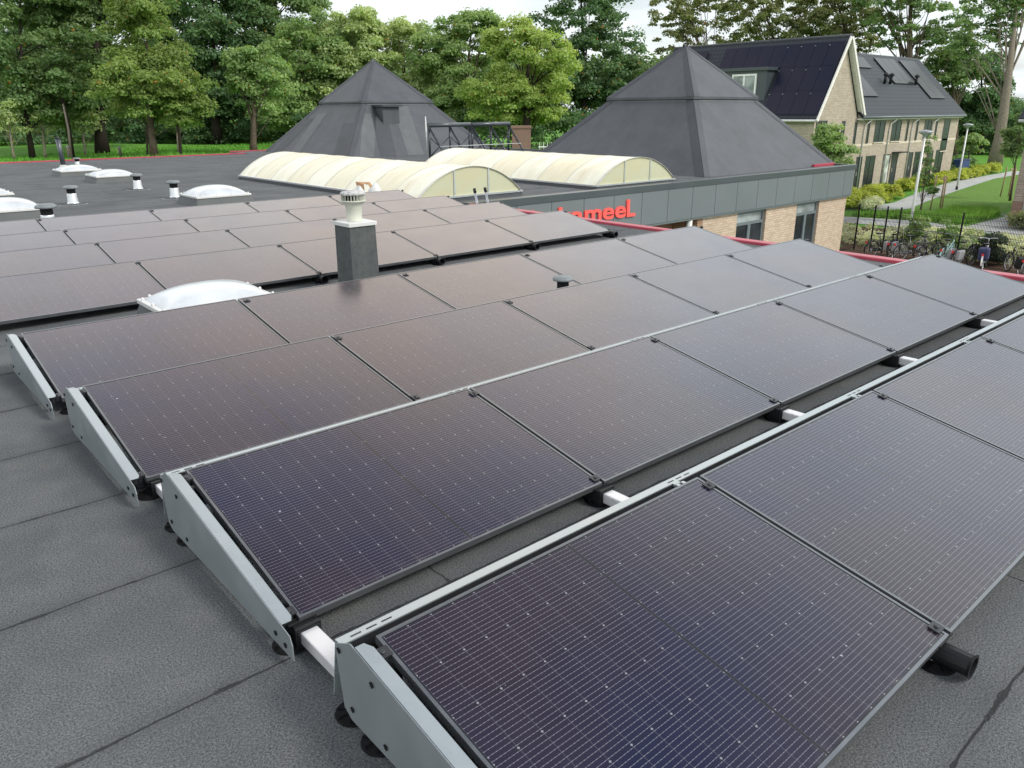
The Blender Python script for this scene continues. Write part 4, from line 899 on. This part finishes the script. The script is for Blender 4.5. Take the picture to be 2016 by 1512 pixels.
rd=MB(); rd.tube([(xr,-ov,zR+.13),(xr,dp,zR+.13)],.11,8); rd.build('ridge',M['hip'],H)
g_=MB(); g_.tube([(-.15,-ov,zE-.1),(-.15,dp,zE-.1)],.09,8); g_.build('gutter',M['galv'],H)
nrm=Vector((-(zR-zE),0,xr-xL)).normalized(); dirv=Vector((xr-xL,0,zR-zE)).normalized(); org=Vector((-.05,0,zE-.10))+nrm*.17
LS=(Vector((xr,0,zR))-Vector((-.05,0,zE-.10))).length
def pvp(parent,y0,y1,s0,s1,lift=.05):
    a=org+dirv*s0+nrm*lift; b=org+dirv*s1+nrm*lift
    m_=MB(); m_.add([(a.x,y0,a.z),(a.x,y1,a.z),(b.x,y1,b.z),(b.x,y0,b.z)]+[(q.x-nrm.x*.05,yy,q.z-nrm.z*.05) for q,yy in ((a,y0),(a,y1),(b,y1),(b,y0))],[(0,1,2,3),(7,6,5,4),(0,4,5,1),(1,5,6,2),(2,6,7,3),(3,7,4,0)]); m_.build('roof_solar_panel',M['pv'],parent)
c_=.98; ln=1.68
for j in range(3):
    for i in range(4): pvp(H,-.22+i*c_,-.22+(i+1)*c_-.018,.30+j*(ln+.015),.30+(j+1)*ln+j*.015)
for j in range(3):
    for i in range(1,5):
        q_=org+dirv*(.30+j*(ln+.015)+ln*.86)+nrm*.075; MB().box(q_.x-.025,-.22+i*c_-.035,q_.z-.025,q_.x+.025,-.22+i*c_+.015,q_.z+.025).build('panel_clamp',M['lead'],H)
for i in range(5): pvp(H,-.22+(i+4)*c_,-.22+(i+5)*c_-.018,.30+2*(ln+.015),.30+3*ln+.03)
for i in range(3): pvp(H,10.05+i*c_,10.05+(i+1)*c_-.018,.30+2*(ln+.015)-.1,.30+3*ln+.03-.1)
# dormer
D_=empty('dormer',(0,0,0)); D_.parent=H
MB().box(.55,4.0,zE+.75,3.0,9.2,zE+3.05).build('dormer_box',M['coping'],D_)
MB().box(.35,3.85,zE+3.05,3.0,9.4,zE+3.25).build('dormer_roof',M['coping'],D_)
for y0,y1 in ((4.7,6.6),(7.0,8.6)):
    wn_=empty('window',(0,0,0)); wn_.parent=D_; f=MB(); x=.47; z0,z1=zE+1.45,zE+2.85; t=.12; ym=(y0+y1)/2
    f.box(x,y0,z0,.55,y1,z0+t); f.box(x,y0,z1-t,.55,y1,z1); f.box(x,y0,z0+t,.55,y0+t,z1-t); f.box(x,y1-t,z0+t,.55,y1,z1-t); f.box(x,ym-.07,z0+t,.55,ym+.07,z1-t); f.build('window_frame',M['whiteframe'],wn_)
    for a,b in ((y0+t,ym-.07),(ym+.07,y1-t)): MB().box(.52,a,z0+t,.54,b,z1-t).build('pane',M['glass_pale'],wn_)
def house_window(parent,x0,x1,z0,z1,y=0,mull=1,sill=True,pane='glass',door=False):
    wn_=empty('door' if door else 'window',(0,0,0)); wn_.parent=parent; f=MB(); t=.07; 
    f.box(x0,y-.03,z0,x0+t,y+.02,z1); f.box(x1-t,y-.03,z0,x1,y+.02,z1); f.box(x0+t,y-.03,z1-t,x1-t,y+.02,z1); f.box(x0+t,y-.03,z0,x1-t,y+.02,z0+t)
    for i in range(1,mull+1):
        xx=x0+(x1-x0)*i/(mull+1); f.box(xx-.035,y-.034,z0+t,xx+.035,y+.02,z1-t)
    f.build('frame',M['darkframe'],wn_)
    MB().box(x0+t,y-.012,z0+t,x1-t,y-.006,z1-t).build('leaf' if door else 'pane',M['darkframe'] if door else M[pane],wn_)
    if sill: MB().box(x0-.08,y-.10,z0-.07,x1+.08,y-.002,z0-.004).build('sill',M['render'],wn_)
    if door: MB().box(x0+.15,y-.05,z0+1.0,x0+.2,y-.035,z0+1.25).build('handle',M['galv'],wn_)
house_window(H,.35,1.75,2.35,4.75,0,1); house_window(H,3.75,4.2,2.6,4.7,0,0); house_window(H,.6,1.5,.2,2.1,0,1)
# row houses
Hs=empty('row_house_block',(53.25,25.5,-3.5)); tag(Hs,'long row of beige brick houses with grey tiled roof and downpipes','houses')
LN=17.8; dpt=8.2; yr=dpt/2; zE2=4.95; zR2=9.2
w_=MB(); w_.box(0,.0,0,LN,.3,zE2); w_.box(0,.3,0,.3,dpt-.3,zE2); w_.box(LN-.3,.3,0,LN,dpt-.3,zE2); w_.box(0,dpt-.3,0,LN,dpt,zE2)
w_.prism([(0,zE2),(dpt,zE2),(yr,zR2-.1)],'x',LN-.3,LN); w_.build('wall',M['brick_house'],Hs)
b_=MB(); b_.box(-1.2+1.2,-.012,3.0,LN,-.001,3.14); b_.build('string_course',M['render'],Hs)
def pslab(mb,P,Q,x0,x1,th=.16):
    d=Vector((0,Q[0]-P[0],Q[1]-P[1])).normalized(); n=Vector((0,-d.z,d.y)); n=n if n.z>0 else -n
    a,b=Vector((0,P[0],P[1])),Vector((0,Q[0],Q[1])); mb.prism([(a.y,a.z),(b.y,b.z),((b+n*th).y,(b+n*th).z),((a+n*th).y,(a+n*th).z)],'x',x0,x1)
rf=MB(); pslab(rf,(-.35,zE2-.1),(yr,zR2),.0,LN+.15); rf.build('roof_front',M['tiles_x'],Hs)
rf=MB(); pslab(rf,(dpt+.35,zE2-.1),(yr,zR2),.0,LN+.15); rf.build('roof_back',M['tiles_x'],Hs)
MB().tube([(0,-.42,zE2-.06),(LN+.15,-.42,zE2-.06)],.09,8).build('gutter',M['greyframe'],Hs)
MB().tube([(0,yr,zR2+.12),(LN+.15,yr,zR2+.12)],.1,8).build('ridge',M['hip'],Hs)
MB().box(0,-.34,zE2-.22,LN,-.0,zE2-.12).build('soffit',M['soffit'],Hs)
for x in (1.2,5.1,8.9,12.6):
    MB().tube([(x+.6,-.38,zE2-.1),(x+.05,-.08,zE2-.55),(x,-.06,zE2-1.0),(x,-.06,.1)],.045,6).build('downpipe',M['galv'],Hs)
for (x0,x1,z0,z1,m1) in ((2.9,4.45,3.2,4.65,1),(5.6,7.1,3.2,4.65,1),(11.2,12.5,3.2,4.6,1)): house_window(Hs,x0,x1,z0,z1,0,m1)
for x in (.45-.9+.3,1.75,8.05,9.75,13.3): house_window(Hs,x,x+.32,3.15,4.65,0,0,False)
house_window(Hs,14.9,16.1,2.2,4.65,0,0); 
for (x0,x1,dr,pn) in ((.75,1.6,True,None),(2.15,3.6,False,'glass'),(4.9,6.0,False,'curtain'),(6.35,7.3,True,None),(9.2,9.95,True,None),(10.3,11.6,False,'glass'),(12.9,13.7,True,None),(14.3,15.7,False,'glass')):
    if dr: house_window(Hs,x0,x1,.02,2.3,0,0,False,door=True)
    else: house_window(Hs,x0,x1,.15,2.3,0,1 if x1-x0>1.2 else 0,False,pn)
MB().box(6.2,-.7,2.36,7.6,-.0,2.44).build('door_canopy',M['darkframe'],Hs)
dd=Vector((0,yr+.35,zR2-zE2+.1)).normalized(); nn=Vector((0,-dd.z,dd.y)); o_=Vector((0,-.35,zE2-.1))+nn*.17
def pv2(x0,x1,s0,s1):
    a=o_+dd*s0+nn*.09; b=o_+dd*s1+nn*.09; m_=MB()
    m_.add([(x0,a.y,a.z),(x1,a.y,a.z),(x1,b.y,b.z),(x0,b.y,b.z)]+[(xx,q.y-nn.y*.05,q.z-nn.z*.05) for xx,q in ((x0,a),(x1,a),(x1,b),(x0,b))],[(0,1,2,3),(7,6,5,4),(0,4,5,1),(1,5,6,2),(2,6,7,3),(3,7,4,0)]); m_.build('roof_solar_panel',M['pvg'],Hs)
n=N('roof_pv_glossy'); M['pvg']=n.out((.012,.015,.017),.3,0,.16)
pv2(5.0,7.2,4.72,5.85); pv2(2.0,3.15,1.82,4.05); pv2(3.17,4.45,1.82,4.05)
for i in range(3): pv2(9.05+i*1.13,9.05+(i+1)*1.13-.02,3.2,5.9)
for i in range(2): pv2(13.35+i*1.4,13.35+(i+1)*1.4-.02,1.7,5.85)
for x in (7.35,8.3,12.75):
    p_=o_+dd*3.2; m_=MB(); m_.tube([(x,p_.y,p_.z),(x,p_.y-.05,p_.z+.6)],.11,8); m_.lathe([(.18,0),(.2,.1),(.1,.2)],10,(x,p_.y-.05,p_.z+.55)); m_.build('flue',M['black'],Hs)
# brown house at the right edge
o=empty('brown_brick_house',(45.6,12.9,-3.5)); tag(o,'brown brick house cut off by the right edge, beside the path','house')
MB().box(0,-9,0,9,0,5.0).build('wall',M['brick_right'],o); MB().box(-.02,-9,0,-.003,.012,.0+.9).build('base_band',M['brick_chimney'],o)
m_=MB(); slab(m_,(-.4,4.85),(4.5,9.2),-9.3,.35,.18); m_.build('roof',M['tiles_y'],o); MB().tube([(-.45,-9.3,4.85),(-.45,.35,4.85)],.09,8).build('gutter',M['galv'],o)
MB().tube([(-.06,-.55,0),(-.06,-.55,4.8)],.05,6).build('downpipe',M['galv'],o)
nrm=Vector((-(9.2-4.85),0,4.9)).normalized(); dirv=Vector((4.9,0,4.35)).normalized(); org=Vector((-.4,0,4.85))+nrm*.19
for i in range(3): pvp(o,-.6-(i+1)*1.05,-.6-i*1.05-.02,.6,4.2)

# ------------------------------------------------------------------ street furniture
def lamp(p,label,h=4.25):
    o=empty('street_lamp',p); MB().tube([(0,0,0),(0,0,.9),(0,0,h)],[.075,.07,.045],10).build('pole',M['galv'],o); MB().lathe([(.085,0),(.085,.25)],10,(0,0,.001)).build('foot_band',M['black'],o)
    MB().lathe([(.05,h-.12),(.12,h-.02),(.30,h+.08),(.33,h+.12)],20).build('lamp_bowl',M['glass_pale'],o); MB().lathe([(.34,h+.121),(.32,h+.16),(.16,h+.20),(.03,h+.22)],20).build('lamp_cap',M['lead'],o); tag(o,label,'street lamp','pole top lamps along the footpath')
lamp((40.4,15.75,-3.5),'nearer street lamp with round flat head, in front of the row houses'); lamp((59.7,20.7,-3.5),'farther street lamp with round flat head, beside the footpath')
for (x,y),lb in (((46.6,16.9),'wooden stakes around the sapling beside the near lamp post'),((57.1,16.7),'wooden stakes holding the young tree at the right edge')):
    o=empty('tree_stake',(x,y,-3.5))
    for a in range(3): MB().tube([(.35*math.cos(a*2.1),.35*math.sin(a*2.1),0),(.3*math.cos(a*2.1),.3*math.sin(a*2.1),1.9)],.04,6).build('stake',M['wood'],o)
    MB().box(-.3,-.02,1.7,.3,.02,1.78).build('tie_band',M['wood'],o); tag(o,lb,'tree stakes')
o=empty('waste_bin',(74.7,26.0,-3.5)); MB().box(-.8,-.4,.1,.8,.4,1.15).build('body',M['bluebin'],o,bevel=.05); MB().box(-.85,-.45,1.152,.85,.45,1.25).build('lid',M['bluebin'],o,bevel=.03)
for x in(-.6,.6): MB().tube([(x,-.45,.12),(x,-.3,.12)],.12,10).build('wheel',M['rubber'],o)
tag(o,'blue waste container at the far end of the row houses','waste container')
o=empty('garden_screen',(72.2,26.3,-3.5)); MB().box(0,0,0,.12,5,2.6).build('screen_panel',M['glass_pale'],o); MB().tube([(-.05,-.1,0),(.1,-.1,4.0)],.1,6).build('post',M['galv'],o); tag(o,'pale screen and post at the far corner of the row houses','screen')
# mesh fence
FX_=30.45; o=empty('mesh_fence',(FX_,0,-3.5)); tag(o,'dark green-black wire mesh fence behind the bicycles','fence')
for y in (13.85,13.2,12.72,12.2,9.95,7.6,5.2,2.8): MB().box(-.024,y-.024,0,.024,y+.024,1.85).build('post',M['black'],o)
m_=MB(); y=0.4
while y<13.85: m_.box(.032,y-.0055,.05,.040,y+.0055,1.75); y+=.05
for z in [.06+.2*i for i in range(9)]: m_.box(.02,.4,z-.005,.0318,13.85,z+.005)
m_.build('wire_mesh',M['black'],o)
o=empty('mesh_fence',(FX_,13.85,-3.5)); m_=MB(); x=-2.9
while x<0: m_.box(x-.0055,.032,.05,x+.0055,.040,1.75); x+=.05
for z in [.06+.2*i for i in range(9)]: m_.box(-2.9,.0265,z-.004,-.04,.0318,z+.004)
m_.build('wire_mesh',M['black'],o); MB().box(-2.95,-.03,0,-2.89,.03,1.85).build('post',M['black'],o); tag(o,'short mesh fence piece meeting the brick corner of the school','fence')

# bicycles
def ringtube(m_,c,rad,r_,n=28,k=8,mi=0):
    vs=[];
    for i in range(n):
        a=2*math.pi*i/n
        for j in range(k):
            b=2*math.pi*j/k; q=rad+r_*math.cos(b); vs.append((c[0]+q*math.cos(a),c[1]+r_*math.sin(b),c[2]+q*math.sin(a)))
    m_.add(vs,[(i*k+j,((i+1)%n)*k+j,((i+1)%n)*k+(j+1)%k,i*k+(j+1)%k) for i in range(n) for j in range(k)],mi,True)
def bicycle(paint,extras=(),tall=True):
    o=empty('bicycle'); WR=.335; A=(-.52,0,WR); Bf=(.58,0,WR)
    for c in (A,Bf):
        wh=MB(); ringtube(wh,c,WR-.035,.010,28,6)
        for i in range(16):
            a=2*math.pi*i/16; wh.tube([c,(c[0]+(WR-.04)*math.cos(a),0,c[2]+(WR-.04)*math.sin(a))],.0022,3)
        wh.tube([(c[0],-.05,c[2]),(c[0],.05,c[2])],.02,8)
        wo=wh.build('wheel',M['alu'],o); t_=MB(); ringtube(t_,c,WR-.018,.019,28,8); t_.build('tyre',M['rubber'],wo)
    BBk=Vector((-.06,0,.29)); ST_=Vector((-.22,0,.80)); HT=Vector((.40,0,.88)); HB=Vector((.45,0,.66)); m_=MB()
    m_.tube([BBk,ST_],.018,8); m_.tube([HB,HT],.020,8); m_.tube([BBk,HB],.020,8); m_.tube([(-.14,0,.55),HT-Vector((-.02,0,.06))],.017,8)
    for s in (-.06,.06): m_.tube([BBk+Vector((0,s*.5,0)),Vector(A)+Vector((0,s,0))],.010,6); m_.tube([ST_+Vector((.02,s*.3,-.10)),Vector(A)+Vector((0,s,0))],.009,6); m_.tube([HB+Vector((0,s*.5,0)),(.47,s,.60),Vector(Bf)+Vector((0,s,0))],.011,6)
    m_.build('frame',M[paint],o)
    m_=MB(); m_.tube([HT,HT+Vector((-.03,0,.16))],.013,6); m_.tube([(.18,-.30,1.04),(.30,-.27,1.08),(.39,-.12,1.07),(.37,0,1.05),(.39,.12,1.07),(.30,.27,1.08),(.18,.30,1.04)],.012,8); m_.build('handlebar',M['bike_gy' if paint!='bike_wh' else 'alu'],o)
    for s in (-1,1): MB().tube([(.14,.305*s,1.03),(.25,.285*s,1.07)],.018,8).build('grip',M['rubber'],o)
    m_=MB(); m_.tube([ST_,ST_+Vector((-.03,0,.14))],.013,6); m_.build('seat_post',M['alu'],o)
    m_=MB(); m_.add([(-.40,-.10,.97),(-.40,.10,.97),(-.24,.06,.965),(.0,.018,.955),(.0,-.018,.955),(-.24,-.06,.965),(-.38,-.09,.92),(-.38,.09,.92),(-.24,.05,.92),(-.02,.01,.93),(-.02,-.01,.93),(-.24,-.05,.92)],[(0,1,2,5),(5,2,3,4),(6,11,8,7),(11,10,9,8),(0,6,7,1),(1,7,8,2),(2,8,9,3),(3,9,10,4),(4,10,11,5),(5,11,6,0)]); m_.build('saddle',M['black'],o,bevel=.01)
    for c,a0,a1 in ((A,20,190),(Bf,40,175)):
        vs=[];n=14
        for i in range(n+1):
            a=R(a0+(a1-a0)*i/n)
            for s in (-.028,.028): vs.append((c[0]+(WR+.022)*math.cos(a),s,c[2]+(WR+.022)*math.sin(a)))
        g=MB(); g.add(vs,[(2*i,2*i+1,2*i+3,2*i+2) for i in range(n)],0,True); g.build('mudguard',M[paint],o)
    m_=MB()
    for s in (-.06,.06): m_.tube([(-.28,s,.70),(-.80,s,.71)],.006,5); m_.tube([(-.72,s,.71),(A[0],s,WR)],.006,5)
    for x in (-.35,-.5,-.65,-.79): m_.tube([(x,-.06,.71),(x,.06,.71)],.006,5)
    m_.build('luggage_rack',M['black'],o)
    MB().box(-.86,-.035,.60,-.83,.035,.68).build('rear_light',M['redplastic'],o)
    m_=MB(); ringtube(m_,(BBk.x,.05,BBk.z),.085,.006,16,5); m_.tube([BBk+Vector((0,.06,0)),BBk+Vector((.12,.08,-.12))],.009,5); m_.tube([BBk+Vector((0,-.06,0)),BBk+Vector((-.12,-.08,.12))],.009,5); m_.build('crank',M['alu'],o)
    MB().box(-.45,.05,.24,.0,.062,.36).build('chain_guard',M[paint],o,bevel=.004)
    if 'bags' in extras or 'darkbags' in extras:
        for s in (-1,1): MB().box(-.78,s*.085 if s>0 else -.22,.36,-.40,.22 if s>0 else -.085,.70).build('pannier',M['grey_cloth' if 'bags' in extras else 'black'],o,bevel=.03)
    if 'cover' in extras: MB().box(-.74,-.17,.42,-.36,.17,.86).build('bag',M['navy'],o,bevel=.07)
    if 'basket' in extras:
        m_=MB()
        for z in (.86,.93,1.0): ringtube2=[(.50+.14*math.cos(a),.17*math.sin(a),z) for a in [i*math.pi/6 for i in range(13)]]; m_.tube(ringtube2,.006,5)
        for i in range(12): a=i*math.pi/6; m_.tube([(.50+.12*math.cos(a),.15*math.sin(a),.80),(.50+.14*math.cos(a),.17*math.sin(a),1.0)],.005,4)
        m_.build('basket',M['black'],o)
    return o
BK='bicycles parked along the mesh fence'
def put(o,x,y,rz,lb,lean=.1):
    o.location=(x,y,-3.49); o.rotation_euler=(lean,0,rz); tag(o,lb,'bicycle',BK)
b1=bicycle('bike_bk'); put(b1,29.55,12.35,R(-22),'leftmost parked bicycle, black with red rear light',.08)
b2=bicycle('bike_bk',('bags','basket')); put(b2,29.75,11.85,R(2),'second bicycle from the left, grey crate bag on its carrier',-.05)
b3=bicycle('bike_gy'); put(b3,29.7,11.25,R(-28),'third bicycle from the left, grey frame',.06)
b4=copy_tree(b1); put(b4,29.9,10.75,R(-12),'fourth bicycle from the left, black with bent bars',-.05)
b5=bicycle('bike_mint'); put(b5,29.75,10.05,R(4),'pale mint green bicycle in the middle of the row',.05)
b6=bicycle('bike_bk',('bags',)); put(b6,29.65,9.45,R(-8),'bicycle with two light grey panniers, right of the middle',.05)
b7=bicycle('bike_wh',('cover',)); put(b7,29.75,9.0-.25,R(12),'silver-white bicycle with navy bag, left of the dark bush',-.04)
b8=bicycle('bike_bk',('darkbags',)); put(b8,29.6,7.75,R(38),'black bicycle with black panniers right of the dark bush',.06)
b9=bicycle('bike_gy',('darkbags',)); put(b9,29.5,7.1,R(-10),'rightmost bicycle, cut off by the right edge',-.04)
